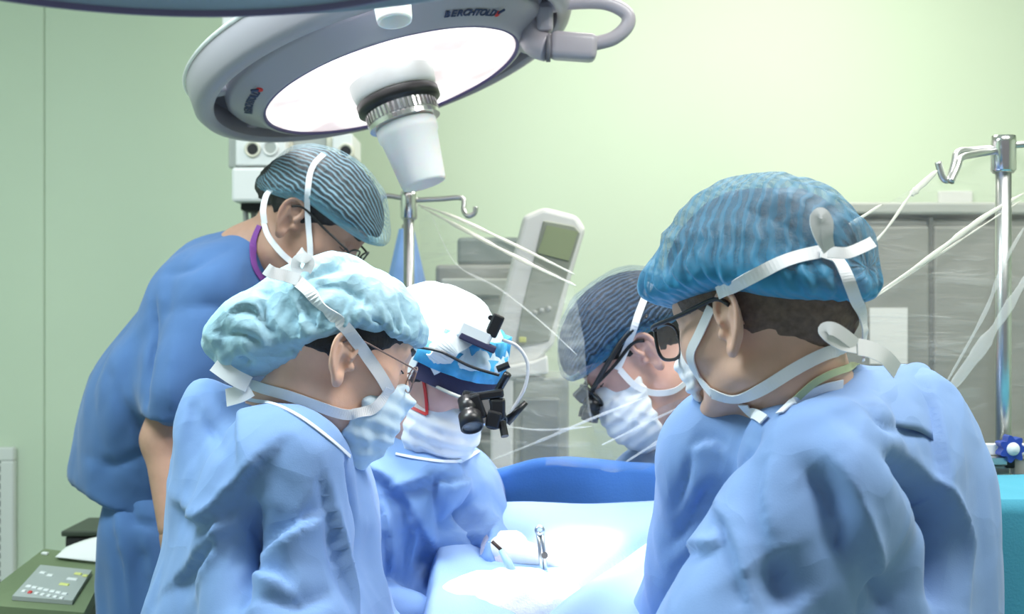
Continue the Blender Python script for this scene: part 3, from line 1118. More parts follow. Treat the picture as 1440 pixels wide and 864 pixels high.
def d_head(q, nose=1.0, ears=True):
    """q in head space: x forward, y left, z up, origin between the ear canals"""
    a = np.abs(q[:, 1])
    m = np.stack([q[:, 0], a, q[:, 2]], 1)
    d = d_ell(q, (-0.014, 0, 0.045), (0.098, 0.076, 0.086))
    d = smin(d, d_ell(q, (0.030, 0, 0.050), (0.056, 0.062, 0.054)), 0.03)
    d = smin(d, d_ell(q, (0.028, 0, -0.022), (0.056, 0.060, 0.078)), 0.035)
    d = smin(d, d_cap(m, (0.000, 0.046, -0.058), (0.066, 0.014, -0.100), 0.019, 0.017), 0.035)
    d = smin(d, d_sph(q, (0.070, 0, -0.100), 0.019), 0.02)
    d = smin(d, d_sph(m, (0.050, 0.043, -0.006), 0.022), 0.025)
    d = smin(d, d_cap(m, (0.080, 0.008, 0.041), (0.068, 0.042, 0.040), 0.0105, 0.010), 0.016)
    d = smax(d, -d_sph(m, (0.094, 0.031, 0.021), 0.0145), 0.014)
    d = smin(d, d_sph(m, (0.0715, 0.031, 0.021), 0.0135), 0.003)
    d = smin(d, d_cap(q, (0.084, 0, 0.028), (0.104 + 0.004 * nose, 0, -0.022), 0.008, 0.0115), 0.012)
    d = smin(d, d_sph(m, (0.091, 0.0125, -0.027), 0.0085), 0.008)
    d = smin(d, d_cap(q, (0.084, -0.016, -0.058), (0.084, 0.016, -0.058), 0.0075, 0.0075), 0.008)
    d = smin(d, d_cap(q, (0.083, -0.013, -0.069), (0.083, 0.013, -0.069), 0.0075, 0.0075), 0.006)
    if ears:
        e = m.copy()
        e[:, 1] -= (-(m[:, 0] + 0.002)) * 0.35            # the ear leans away from the skull towards its back edge
        near = np.where((np.abs(e[:, 0] + 0.012) < 0.05) & (np.abs(e[:, 2] - 0.01) < 0.06) & (e[:, 1] > 0.045))[0]
        er = np.full(len(q), 1.0, dtype=q.dtype)
        if len(near):
            g = e[near]
            r_ = d_ell(g, (-0.013, 0.0755, 0.010), (0.0165, 0.0062, 0.029))
            r_ = smin(r_, d_ell(g, (-0.008, 0.0780, -0.0215), (0.0082, 0.0052, 0.0105)), 0.008)
            hx = None
            for (p0, p1) in zip(EAR_ARC[:-1], EAR_ARC[1:]):
                k_ = d_cap(g, (p0[0], 0.0818, p0[1]), (p1[0], 0.0818, p1[1]), 0.0036, 0.0036)
                hx = k_ if hx is None else np.minimum(hx, k_)
            r_ = smax(r_, -d_ell(g, (-0.0085, 0.0860, -0.001), (0.0105, 0.0108, 0.0140)), 0.004)
            r_ = smax(r_, -d_ell(g, (-0.0115, 0.0865, 0.0275), (0.0095, 0.0080, 0.0085)), 0.004)
            r_ = smin(r_, hx, 0.004)
            r_ = smin(r_, d_cap(g, (-0.0195, 0.0805, 0.022), (-0.0165, 0.0805, -0.009), 0.0030, 0.0026), 0.004)
            r_ = smin(r_, d_sph(g, (0.0045, 0.0770, -0.001), 0.0052), 0.006)
            er[near] = r_
        d = smin(d, er, 0.006)
    return d


def cap_line(q, front=0.048, slope=0.36, knee=0.0):
    """height of the cap's hem above the ear line"""
    return front - slope * np.maximum(0, knee - q[:, 0])


class Person:
    def __init__(self, base, label, skin):
        self.base = Vector(base)
        self.label = label
        self.skin = skin
        self.parts = []          # (V, F) of everything worn, for tape and folds to lie on
        self.skins = []
        self.kids = []

    def add_skin(self, f, lo, hi, res):
        V, F = sdf_mesh(f, lo, hi, res)
        self.skins.append((V, F))
        self.parts.append((V, F))

    def head(self, hd, neck, nr=(0.054, 0.060), nose=1.0, res=0.0022):
        self.hd = hd
        na = np.array(hd.w(-0.028, 0, -0.045))
        nb = np.array(neck)

        def f(p):
            d = d_head(hd.loc(p), nose) * hd.s
            k = d_cap(p, na, nb, nr[0], nr[1])
            k = smin(k, d_sph(p, nb, nr[1] * 1.15), 0.03)
            return smin(d, k, 0.025)
        r = 0.155 * hd.s
        lo = np.minimum(np.array(hd.c) - r, nb - 0.075)
        hi = np.maximum(np.array(hd.c) + r, nb + 0.075)
        self.add_skin(f, lo, hi, res)

    def finish(self):
        V, F, n = [], [], 0
        for v, f in self.skins:
            V.append(v)
            F.append(f + n)
            n += len(v)
        self.o = mesh_obj('person', np.concatenate(V), np.concatenate(F), self.skin, None, True, self.base)
        tag(self.o, self.label, 'person')
        return self.o

    def child(self, name, V, F, m, smooth=True, **k):
        o = mesh_obj(name, V, F, m, self.o, smooth, **k)
        return o

    def bvh(self):
        return bvh_of(self.parts)

    # ---- hair
    def hair(self, m, grow=0.006, cut=0.020, bulk=None, nape=None):
        hd = self.hd

        def f(p):
            q = hd.loc(p)
            d = d_ell(q, (-0.014, 0, 0.045), (0.098 + grow, 0.076 + grow, 0.086 + grow))
            d = smin(d, d_ell(q, (0.030, 0, 0.050), (0.056 + grow, 0.062 + grow, 0.054 + grow)), 0.03)
            d = smin(d, d_cap(q, (-0.075, 0, 0.02), (-0.060, 0, -0.035), 0.035 + grow, 0.022 + grow), 0.04)
            pl = q[:, 0] * 0.55 - q[:, 2] * 0.83 - cut
            if nape is not None:
                d = smax(d, nape - q[:, 2] + vnoise(q * 90) * 0.004, 0.006)
            if bulk:                            # the crown of hair that fills the cap
                e = d_ell(q, bulk[0], np.array(bulk[1]) - 0.007)
                e = smax(e, -(q[:, 2] - cap_line(q, bulk[2], bulk[3], bulk[4]) - 0.016), 0.01)
                d = smin(smax(d, pl, 0.006), e, 0.006)
                pl = d - 0.01
            n = vnoise(q * 160) * 0.0016
            return smax(d, pl + n, 0.006) * hd.s + n
        V, F = sdf_mesh(f, np.array(hd.c) - 0.15, np.array(hd.c) + 0.15, 0.003)
        self.parts.append((V, F))
        self.child('hair', V, F, m)

    # ---- cap
    def cap(self, m, c=(-0.006, 0, 0.062), r=(0.119, 0.094, 0.104), front=0.050, slope=0.36, knee=0.0, extra=(), pleat=0.0035,
            npl=46, hemw=0.03, fold=0.003, res=0.003, seed=1, hem_band=True, name='surgical_cap', puff=0.010, uvx=False, hemband=0.022, lines=()):
        hd = self.hd

        def f(p):
            q = hd.loc(p)
            d = d_ell(q, c, r) * hd.s
            h = q[:, 2] - cap_line(q, front, slope, knee)
            # the hem is drawn in by its elastic, the cloth puffs out just above it
            d = d - puff * np.exp(-((h - 0.026) / 0.02) ** 2) + 0.010 * np.exp(-(h / 0.008) ** 2)
            d = smax(d, -h * hd.s, 0.012)
            for e in extra:                     # room-space bulges of the fabric
                d = smin(d, d_ell(p, e[0], e[1]), e[2])
            return d
        lo = np.array(hd.c) - 0.19
        hi = np.array(hd.c) + 0.19
        for e in extra:
            lo = np.minimum(lo, np.array(e[0]) - np.max(e[1]) - 0.02)
            hi = np.maximum(hi, np.array(e[0]) + np.max(e[1]) + 0.02)
        V, F = sdf_mesh(f, lo, hi, res)
        N = vnormals(V, F)
        q = hd.loc(V.astype(np.float32)).astype(np.float64)
        h = q[:, 2] - cap_line(q, front, slope, knee)
        th = np.arctan2(q[:, 1], q[:, 0] + 0.01)
        wob = vnoise(q * 25 + seed * 2.1)
        pl = np.sin(th * npl + wob * 5.0) * (0.35 + 0.65 * np.abs(vnoise(q * 14 + seed * 5.3)))
        fall = np.exp(-(np.maximum(h, 0) / hemw) ** 1.3)
        D = pleat * pl * fall + fold_noise(q, seed, (26, 26, 18), fold * 0.5) + facets(q, seed, (0.035, 0.035, 0.035), fold * 1.1)
        nup = np.abs(N @ np.array(hd.M.col[2]))
        D = D * np.clip(1.25 - nup * np.exp(-(np.maximum(h, 0) / 0.02) ** 2) * 1.25, 0, 1)
        V = V + N * D[:, None]
        if lines:
            V = crease(V, vnormals(V, F), F, lines)
        self.parts.append((V, F))
        hem = np.clip(1.15 - np.maximum(h, 0) / hemband, 0, 1) * 0.9
        ang = np.arctan2(q[:, 2] - 0.04, q[:, 1])
        uv = np.stack([q[:, 0], ang * 0.10], 1)
        if uvx:
            uv = uv[:, ::-1]
        o = self.child(name, V, F, m, attrs={'hem': hem}, uv=uv)
        self.capV = (V, F)
        return o

    # ---- face mask
    def mask(self, m, c=(0.036, 0, -0.048), r=(0.082, 0.072, 0.074), cut=(0.93, 0.36, 0.020), res=0.0028, top=0.012, drop=None, pleats=True):
        hd = self.hd

        def f(p):
            q = hd.loc(p)
            d = d_ell(q, c, r)
            d = smin(d, d_cap(q, (0.088, 0, 0.012), (0.105, 0, -0.024), 0.012, 0.016), 0.02)
            if drop:
                d = smin(d, d_ell(q, drop[0], drop[1]), 0.03)
            d = smax(d, -(q[:, 0] * cut[0] + q[:, 2] * cut[1] - cut[2]), 0.004)
            d = smax(d, q[:, 2] - top - 0.25 * (q[:, 0] - 0.08), 0.006)
            return d * hd.s
        V, F = sdf_mesh(f, np.array(hd.c) - 0.19, np.array(hd.c) + 0.19, res)
        N = vnormals(V, F)
        q = hd.loc(V.astype(np.float32)).astype(np.float64)
        if pleats:
            D = 0.0014 * np.sin((q[:, 2] + 0.004 * vnoise(q * 20)) / 0.0034) + fold_noise(q, 4.0, (30, 30, 30), 0.003)
            V = V + N * D[:, None]
        self.parts.append((V, F))
        self.maskV = (V, F)
        return self.child('face_mask', V, F, m)

    # ---- gowns and scrubs
    def cloth(self, name, prims, m, lines=(), res=0.008, seed=1.0, fold=(9, 9, 4), amp=0.006, k=0.05, cuts=(), fine=0.0018):
        def f(p):
            d = None
            for pr in prims:
                if pr[0] == 'c':
                    e = d_cap(p, pr[1], pr[2], pr[3], pr[4], *(pr[5] if len(pr) > 5 and pr[5] else ()))
                else:
                    e = d_ell(p, pr[1], pr[2])
                if len(pr) > 7:
                    e = smax(e, (p - np.array(pr[7][0], dtype=np.float32)) @ np.array(Vector(pr[7][1]).normalized(), dtype=np.float32), 0.006)
                kk = pr[6] if len(pr) > 6 else k
                d = e if d is None else smin(d, e, kk)
            for o, n in cuts:
                d = smax(d, (p - np.array(o, dtype=np.float32)) @ np.array(Vector(n).normalized(), dtype=np.float32), 0.012)
            return d
        lo, hi = np.full(3, 9.0), np.full(3, -9.0)
        for pr in prims:
            if pr[0] == 'c':
                R_ = max(pr[3], pr[4]) * (pr[5][1] if len(pr) > 5 and pr[5] else 1.0) + 0.03
                for e in (pr[1], pr[2]):
                    lo = np.minimum(lo, np.array(e) - R_)
                    hi = np.maximum(hi, np.array(e) + R_)
            else:
                lo = np.minimum(lo, np.array(pr[1]) - np.array(pr[2]) - 0.03)
                hi = np.maximum(hi, np.array(pr[1]) + np.array(pr[2]) + 0.03)
        V, F = sdf_mesh(f, lo, hi, res)
        N = vnormals(V, F)
        V = V + N * (fold_noise(V, seed, fold, amp * 0.45) + facets(V, seed, (0.9 / fold[0], 0.9 / fold[1], 0.8 / fold[2]), amp * 2.3) +
                     facets(V, seed + 2, (0.4 / fold[0], 0.4 / fold[1], 0.35 / fold[2]), amp * 0.75))[:, None]
        if lines:
            N = vnormals(V, F)
            V = relax(crease(V, N, F, lines), F, 1, 0.45)
        self.parts.append((V, F))
        return self.child(name, V, F, m)

    def tape(self, pp, width, name='mask_tie', m=None, off=0.003, **k):
        return ribbon_on(self.bvh_now, pp, width, name, m or TAPE, self.o, off, **k)

    def shoes(self, spots, heading, zfloor=0.0, legs=True, trouser_m=None, hip=0.5):
        a = math.radians(heading)
        f = np.array((math.cos(a), math.sin(a), 0))
        for s in spots:
            s = np.array((s[0], s[1], zfloor))
            fn = lambda p: smax(smin(d_cap(p, s + (0, 0, .04) - f * 0.03, s + f * 0.13 + (0, 0, .032), 0.048, 0.042),
                                     d_ell(p, s + (0, 0, .06) - f * 0.02, (0.055, 0.055, 0.055)), 0.03), (zfloor + 0.002) - p[:, 2], 0.004)
            V, F = sdf_mesh(fn, s - 0.22, s + 0.22, 0.01)
            self.child('clog', V, F, BLACK_M)
            if legs:
                fl = lambda p: d_cap(p, s + (0, 0, 0.06), s + (0, 0, hip), 0.062, 0.085)
                V, F = sdf_mesh(fl, s + (-.12, -.12, -.04), s + (.12, .12, hip + .12), 0.014)
                self.child('trouser_leg', V, F, trouser_m or SCRUB)

    def brows(self, m):
        hd = self.hd
        for s in (1, -1):
            MB().tube(bez([hd.w(0.0905, s * 0.010, 0.040), hd.w(0.089, s * 0.024, 0.0455), hd.w(0.079, s * 0.040, 0.045), hd.w(0.068, s * 0.049, 0.039)], 5),
                      [0.0022 + 0.0016 * math.sin(math.pi * min(1, (k + 3) / 17)) for k in range(16)], 8, flat=1.6).build('eyebrow', m, self.o, smooth=True)
            MB().tube(bez([hd.w(0.0790, s * 0.0195, 0.0170), hd.w(0.0850, s * 0.0270, 0.0150), hd.w(0.0838, s * 0.0360, 0.0150), hd.w(0.0755, s * 0.0440, 0.0180)], 5), 0.0010, 6).build('eyelashes', m, self.o, smooth=True)

    def spectacles(self, m, x=0.106, z=0.010, hw=0.027, hh=0.020, r=0.0018, temple_z=0.030, name='spectacles'):
        hd = self.hd
        root = None
        for s in (1, -1):
            pts = []
            for k in range(29):
                t = 2 * math.pi * k / 28
                cxn, czn = math.cos(t), math.sin(t)
                yy = 0.034 + hw * math.copysign(abs(cxn) ** 0.7, cxn)
                zz = z + hh * math.copysign(abs(czn) ** 0.7, czn)
                pts.append(hd.w(x - (yy - 0.02) ** 2 * 3.5, s * yy, zz))
            if root is None:
                root = MB().tube(pts, r, 8, caps=False).build(name, m, self.o, smooth=True)
                root['_b'] = tuple(self.base)
            else:
                MB().tube(pts, r, 8, caps=False).build('rim', m, root, smooth=True)
            ctr = sum((Vector(p) for p in pts[:-1]), Vector()) / 28
            n = len(pts) - 1
            MB().add([ctr] + pts[:-1], [[0, 1 + i, 1 + (i + 1) % n] for i in range(n)]).build('lens', LENSG, root, smooth=True)
            tp = [hd.w(x - 0.006, s * 0.060, z + hh * 0.6), hd.w(x - 0.014, s * 0.070, z + hh * 0.75), hd.w(0.045, s * 0.078, temple_z),
                  hd.w(0.0, s * 0.084, temple_z + 0.006), hd.w(-0.018, s * 0.086, temple_z - 0.004)]
            MB().tube(bez(tp, 5), r * 1.25, 8).build('temple', m, root, smooth=True)
        MB().tube(bez([hd.w(x, 0.010, z + 0.006), hd.w(x + 0.004, 0, z + 0.010), hd.w(x, -0.010, z + 0.006)], 4), r, 8).build('bridge', m, root, smooth=True)
        return root


def hand_mesh(wrist, fdir, back, side=1, curl=(0.5, 0.55, 0.6, 0.65), thumb=0.4, res=0.003, s=1.0):
    """fdir: towards the fingertips; back: out of the back of the hand; side: +1 puts the thumb on fdir x back"""
    f = Vector(fdir).normalized()
    b = (Vector(back) - f * Vector(back).dot(f)).normalized()
    t = f.cross(b) * side
    M = np.array(Matrix((f, t, b)).transposed(), dtype=np.float32)
    w = np.array(wrist, dtype=np.float32)
    segs = []
    for (y, L, c, x0) in zip((0.030, 0.010, -0.010, -0.028), (0.074, 0.083, 0.077, 0.060), curl, (0.086, 0.090, 0.087, 0.080)):
        p = np.array((x0 - 0.012, y, 0.0))
        ang = 0.15
        r = 0.0092
        for frac, da in ((0.46, c * 0.9), (0.30, c * 1.1), (0.24, c * 0.7)):
            ang += da
            e = p + np.array((math.cos(ang), y * 0.9 * (1 if frac > .4 else 0), -math.sin(ang))) * (L * frac + 0.004)
            segs.append((p, e, r, r - 0.0012))
            p = e
            r -= 0.0012
    tb = [np.array((0.018, 0.028, -0.006)), np.array((0.046, 0.052, -0.016)), np.array((0.072, 0.056 - 0.02 * thumb, -0.026 - 0.014 * thumb)),
          np.array((0.094, 0.050 - 0.045 * thumb, -0.034 - 0.022 * thumb))]

    def fn(p):
        q = ((p - w) @ M) / s
        d = d_cap(q, (-0.018, 0, 0), (0.012, 0, 0), 0.026, 0.025, (0, 0, 1), 0.78)
        d = smin(d, d_ell(q, (0.048, 0.001, 0.0), (0.050, 0.041, 0.0155)), 0.025)
        d = smin(d, d_cap(q, tb[0], tb[1], 0.014, 0.0115), 0.02)
        th = smin(d_cap(q, tb[1], tb[2], 0.0115, 0.0100), d_cap(q, tb[2], tb[3], 0.0100, 0.0082), 0.006)
        d = smin(d, th, 0.008)
        fing = None
        for i in range(4):
            c = None
            for (a_, e_, ra, rb) in segs[3 * i:3 * i + 3]:
                g_ = d_cap(q, a_, e_, ra, rb)
                c = g_ if c is None else smin(c, g_, 0.005)
            d = smin(d, c, 0.006)
        return d * s
    return sdf_mesh(fn, w - 0.22 * s, w + 0.22 * s, res)


V3 = lambda *a: np.array(a, dtype=float)
npP = lambda *a: np.array(P(*a))

# ------------------------------------------------------------------ the observer in navy scrubs, leaning in on a step stool
STOOL = 0.22
p1 = Person((P(240, 0, 2.30).x + 0.02, 2.30, STOOL), 'person in navy blue scrubs and sheer cap bending over behind the others', SKIN_D)
h1 = Head(-8, 38, 0, 1.02, ear=(407, 308, 2.12), ear_side=-1)
p1.head(h1, npP(352, 372, 2.24), (0.056, 0.062))
arm = [npP(255, 545, 2.12), npP(232, 618, 2.11), npP(244, 740, 2.06)]
p1.add_skin(lambda p: smin(d_cap(p, arm[0], arm[1], 0.044, 0.039), d_cap(p, arm[1], arm[2], 0.037, 0.026), 0.02),
            np.min(arm, 0) - 0.06, np.max(arm, 0) + 0.06, 0.005)
p1.skins.append(hand_mesh(arm[2], Vector(arm[2] - arm[1]), (-0.7, -0.7, 0.0), -1))
arm2 = [npP(330, 540, 2.44), npP(345, 640, 2.42), npP(420, 700, 2.34)]
p1.add_skin(lambda p: smin(d_cap(p, arm2[0], arm2[1], 0.044, 0.039), d_cap(p, arm2[1], arm2[2], 0.037, 0.026), 0.02),
            np.min(arm2, 0) - 0.06, np.max(arm2, 0) + 0.06, 0.006)
p1.skins.append(hand_mesh(arm2[2], Vector(arm2[2] - arm2[1]), (0, 0.2, 1), 1))
p1.finish()
p1.hair(HAIR, 0.003, -0.004, ((0.002, 0, 0.056), (0.117, 0.092, 0.093), 0.046, 0.55, 0.0), nape=-0.002)
CAP1 = sheer_mat('sheer_cap_grey_blue', (0.28, 0.50, 0.63), 0.07, 0.50, 36, hem=(0.18, 0.54, 0.70))
p1.cap(CAP1, r=(0.118, 0.094, 0.094), c=(0.002, 0, 0.056), front=0.046, slope=0.55, knee=0.0, seed=2.0, pleat=0.002, fold=0.003)
p1.mask(MASK_W)
side1 = Vector((-0.14, -0.99, 0))
sh = [('c', npP(352, 374, 2.24), npP(318, 420, 2.28), 0.060, 0.112, (side1, 1.35)),
      ('c', npP(318, 420, 2.28), npP(236, 560, 2.30), 0.112, 0.125, (side1, 1.3)),
      ('c', npP(236, 560, 2.30), npP(200, 690, 2.30), 0.125, 0.118, (side1, 1.3)),
      ('c', npP(290, 415, 2.16), npP(250, 545, 2.11), 0.080, 0.060),
      ('c', npP(254, 520, 2.12), npP(236, 640, 2.09), 0.060, 0.056, None, 0.03, (npP(232, 590, 2.1), Vector((-0.1, 0, -1)))),
      ('c', npP(330, 420, 2.40), npP(330, 570, 2.44), 0.075, 0.06)]
l1 = [('v', 0.014, 0.020, [(214, 420), (206, 500), (203, 575)]),
      ('v', 0.020, 0.010, [(150, 520), (190, 590), (205, 650)]),
      ('r', 0.022, 0.008, [(165, 480), (180, 560), (196, 640)]),
      ('v', 0.018, 0.007, [(225, 385), (270, 375), (330, 345)]),
      ('v', 0.018, 0.009, [(230, 440), (290, 430), (330, 440)]),
      ('r', 0.018, 0.007, [(250, 470), (240, 530), (245, 580)]),
      ('v', 0.012, 0.006, [(120, 640), (160, 655), (200, 640)])]
shirt = p1.cloth('scrub_top', sh, SCRUB, l1, 0.0075, 3.0, (9, 9, 5), 0.0062, 0.05,
                 cuts=[(npP(150, 684, 2.3), Vector((-0.42, 0, -0.9)))])

zt = STOOL
legs1 = [('c', npP(225, 665, 2.30), npP(238, 760, 2.30), 0.100, 0.098, (side1, 1.25))]
for sd in (-1, 1):
    c0 = npP(240, 740, 2.30) + np.array(side1) * 0.085 * sd
    c1 = np.array((c0[0] + 0.02, c0[1], STOOL + 0.08))
    legs1.append(('c', c0, c1, 0.088, 0.068))
lt = [('s', 0.010, 0.008, [(160, 720), (172, 790), (180, 860)]), ('s', 0.010, 0.007, [(185, 700), (205, 780), (215, 850)]),
      ('v', 0.010, 0.008, [(170, 705), (200, 738), (222, 736)]), ('v', 0.008, 0.006, [(180, 728), (205, 742)])]
p1.cloth('scrub_trousers', legs1, SCRUB, lt, 0.009, 5.0, (9, 9, 3), 0.006, 0.04)
p1.shoes([(P(240, 0, 2.3).x + 0.02 + side1.x * .085 * s_, 2.30 + side1.y * .085 * s_) for s_ in (-1, 1)], -8, STOOL, legs=False)
p1.bvh_now = p1.bvh()
p1.tape([(366, 318), (357, 340), (355, 365), (362, 385), (378, 402)], 0.012, 'collar_trim', SCRUB_TRIM, off=0.002)
p1.tape([(436, 372), (437, 345), (433, 300), (434, 262), (440, 235), (455, 219)], 0.010)
p1.tape([(436, 388), (415, 372), (395, 355), (378, 332), (372, 312)], 0.010)
ribbon_free([(372, 314, 2.10), (370, 295, 2.10), (374, 276, 2.12), (380, 268, 2.14)], 0.010, 'mask_tie', TAPE, p1.o)
p1.brows(HAIR)
p1.spectacles(BLACK, r=0.0016)

# ------------------------------------------------------------------ step stool under the observer
so = empty('step_stool', (p1.base.x, 2.30, 0))
tag(so, 'low grey step stool under the person in navy scrubs', 'step stool')
MB().box((p1.base.x, 2.30, STOOL - 0.02), (0.28, 0.50, 0.04), bevel=0.01).build('top', GREY_P, so)
for sx in (-1, 1):
    for sy in (-1, 1):
        MB().tube([(p1.base.x + sx * 0.12, 2.30 + sy * 0.22, 0), (p1.base.x + sx * 0.11, 2.30 + sy * 0.21, STOOL - 0.03)], 0.015, 10).build('leg', STEEL, so, smooth=True)

# ------------------------------------------------------------------ the assistant in the full pale cap, nearest on the left
p2 = Person((P(365, 0, 1.6).x, 1.6, 0), 'person in light blue gown and puffy pale blue cap in the left foreground', SKIN_B)
h2 = Head(20, 19, 0, 0.94, ear=(482, 505, 1.49), ear_side=-1)
p2.head(h2, npP(398, 612, 1.60), (0.050, 0.058), nose=0.6)
p2.finish()
p2.hair(HAIR, 0.002, -0.006, nape=0.004)
p2.cap(CAP_PALE, c=(-0.008, 0, 0.056), r=(0.108, 0.092, 0.086), front=0.048, slope=0.78, knee=-0.005, pleat=0.0030, npl=38, hemw=0.045, fold=0.006, seed=4.0, puff=0.004,
       extra=[(npP(375, 468, 1.56), (0.064, 0.085, 0.054), 0.035), (npP(330, 482, 1.56), (0.026, 0.060, 0.036), 0.03)],
       lines=[('v', 0.010, 0.012, [(377, 404), (373, 444), (394, 489)]), ('s', 0.009, 0.008, [(405, 415), (420, 450), (421, 478)]),
              ('v', 0.009, 0.009, [(306, 471), (346, 475), (388, 503)]), ('v', 0.009, 0.010, [(426, 430), (440, 450), (455, 470)]),
              ('s', 0.008, 0.008, [(440, 423), (474, 444), (502, 472)]), ('v', 0.008, 0.007, [(446, 402), (495, 410), (537, 458)]),
              ('v', 0.008, 0.007, [(425, 396), (450, 382), (480, 376)]), ('s', 0.009, 0.007, [(320, 440), (350, 430), (372, 448)]),
              ('v', 0.006, 0.006, [(520, 440), (535, 458), (542, 474)]), ('v', 0.006, 0.006, [(545, 430), (558, 452), (562, 472)]),
              ('v', 0.006, 0.006, [(565, 428), (576, 450), (580, 470)]), ('v', 0.008, 0.008, [(335, 505), (352, 515), (362, 530)])])
p2.mask(MASK, c=(0.036, 0, -0.056), r=(0.074, 0.070, 0.082), cut=(1.0, -0.30, 0.050), top=-0.004)
sd2 = Vector((0.24, -0.97, 0))
g2 = [('c', npP(398, 622, 1.60), npP(385, 700, 1.60), 0.066, 0.118, (sd2, 1.35)),
      ('c', npP(385, 700, 1.60), npP(362, 900, 1.60), 0.118, 0.140, (sd2, 1.3)),
      ('c', npP(362, 900, 1.60), V3(-0.35, 1.58, 0.36), 0.140, 0.15, (sd2, 1.15)),
      ('e', npP(322, 645, 1.60), (0.050, 0.10, 0.075)),
      ('e', npP(290, 580, 1.60), (0.016, 0.06, 0.034), None, None, None, 0.05),
      ('c', npP(398, 672, 1.46), npP(395, 880, 1.40), 0.082, 0.078),
      ('c', npP(395, 880, 1.40), npP(560, 985, 1.58), 0.072, 0.048),
      ('c', npP(440, 668, 1.70), npP(465, 870, 1.66), 0.070, 0.060),
      ('c', npP(465, 870, 1.66), npP(605, 970, 1.66), 0.058, 0.046),
      ('c', npP(455, 720, 1.60), npP(475, 880, 1.52), 0.060, 0.055)]
g2 = [(q[0], q[1], q[2]) if q[0] == 'e' else q for q in g2]
l2 = [('v', 0.026, 0.030, [(350, 700), (338, 745), (328, 790), (328, 862)]),
      ('s', 0.012, 0.012, [(250, 712), (276, 736), (318, 700), (378, 636)]),
      ('z', 0.010, 0.012, [(345, 776), (400, 748), (456, 722)]),
      ('z', 0.011, 0.010, [(327, 792), (365, 800), (405, 822)]),
      ('s', 0.009, 0.008, [(455, 662), (466, 720), (477, 778), (498, 850)]),
      ('v', 0.012, 0.016, [(490, 648), (508, 740), (511, 860)]),
      ('s', 0.009, 0.008, [(470, 740), (486, 800), (505, 858)]),
      ('s', 0.014, 0.009, [(243, 824), (280, 775), (312, 742)]),
      ('v', 0.018, 0.008, [(262, 565), (295, 600), (318, 640)]),
      ('r', 0.012, 0.007, [(300, 720), (290, 780), (270, 850)]),
      ('v', 0.014, 0.008, [(360, 840), (420, 850), (470, 830)]),
      ('s', 0.010, 0.005, [(345, 565), (330, 600), (335, 650)])]
l2 = [(k_, w_, d_ * 1.35, p_) for k_, w_, d_, p_ in l2]
p2.cloth('gown', g2, GOWN, l2, 0.006, 7.0, (10, 10, 6), 0.005, 0.05)
p2.bvh_now = p2.bvh()
p2.tape([(418, 395), (450, 425), (490, 465), (515, 500), (535, 530), (547, 552)], 0.015)
p2.tape([(545, 545), (530, 570), (508, 582), (480, 582), (440, 568), (400, 554), (362, 545), (345, 540)], 0.013)
p2.tape([(335, 556), (345, 562), (385, 570), (425, 590), (462, 618), (490, 642)], 0.0045, 'neck_binding', LINEN, off=0.002)
ribbon_free([(425, 388, 1.50), (416, 378, 1.50), (418, 366, 1.50), (428, 363, 1.50), (436, 370, 1.50), (430, 384, 1.50)], 0.012, 'tie_bow', TAPE, p2.o)
ribbon_free([(420, 394, 1.49), (402, 388, 1.49), (384, 384, 1.48), (374, 378, 1.48)], 0.015, 'tie_end', TAPE, p2.o)
ribbon_free([(350, 541, 1.50), (328, 530, 1.50), (302, 512, 1.51)], 0.020, 'tie_end', TAPE, p2.o)
ribbon_free([(352, 546, 1.50), (338, 554, 1.50), (318, 560, 1.51)], 0.022, 'tie_end', TAPE, p2.o)
p2.brows(HAIR)
p2.spectacles(mat('thin_frame', (0.30, 0.20, 0.18), 0.4), x=0.100, r=0.0009, hw=0.024, hh=0.018)
for wv, fd, sd_ in ((npP(560, 985, 1.58), (1, 0.2, -0.2), 1), (npP(607, 970, 1.66), (1, -0.1, -0.2), -1)):
    V, F = hand_mesh(wv, fd, (0, 0, 1), sd_)
    p2.child('glove', V, F, GLOVE)
p2.shoes([(-0.30, 1.52), (-0.30, 1.70)], 14)

# ------------------------------------------------------------------ the lead surgeon with headlight and loupes
p3 = Person((P(565, 0, 1.98).x, 1.98, 0), 'person in lamplit blue gown wearing a headlight and black magnifying loupes', SKIN_C)
h3 = Head(-33, 26, 0, 0.96, centre=P(607, 532, 1.92))
p3.head(h3, npP(562, 636, 1.98), (0.054, 0.060))
p3.finish()
p3.hair(HAIR, 0.005)
p3.cap(CAP_LIT, c=(-0.010, 0, 0.066), r=(0.108, 0.090, 0.086), front=0.050, slope=0.40, pleat=0.004, npl=34, hemw=0.06, fold=0.004, seed=6.0)
p3.mask(MASK_W, c=(0.034, 0, -0.062), r=(0.080, 0.078, 0.074), cut=(0.95, 0.30, 0.012), top=-0.002)
sd3 = Vector((0.57, 0.82, 0))
g3 = [('c', npP(562, 645, 1.98), npP(580, 705, 1.98), 0.064, 0.105, (sd3, 1.35)),
      ('c', npP(580, 705, 1.98), npP(560, 880, 1.98), 0.105, 0.125, (sd3, 1.35)),
      ('c', npP(560, 880, 1.98), V3(-0.24, 2.04, 0.36), 0.125, 0.13, (sd3, 1.2)),
      ('e', npP(600, 700, 1.88), (0.075, 0.06, 0.075)),
      ('c', npP(645, 690, 2.08), npP(662, 790, 1.97), 0.066, 0.062),
      ('c', npP(655, 792, 1.96), npP(682, 785, 1.885), 0.064, 0.046, None, 0.03),
      ('e', npP(672, 766, 1.92), (0.046, 0.05, 0.052)),
      ('c', npP(500, 695, 1.88), npP(545, 862, 1.85), 0.070, 0.060),
      ('c', npP(545, 862, 1.85), npP(640, 876, 1.80), 0.056, 0.042)]
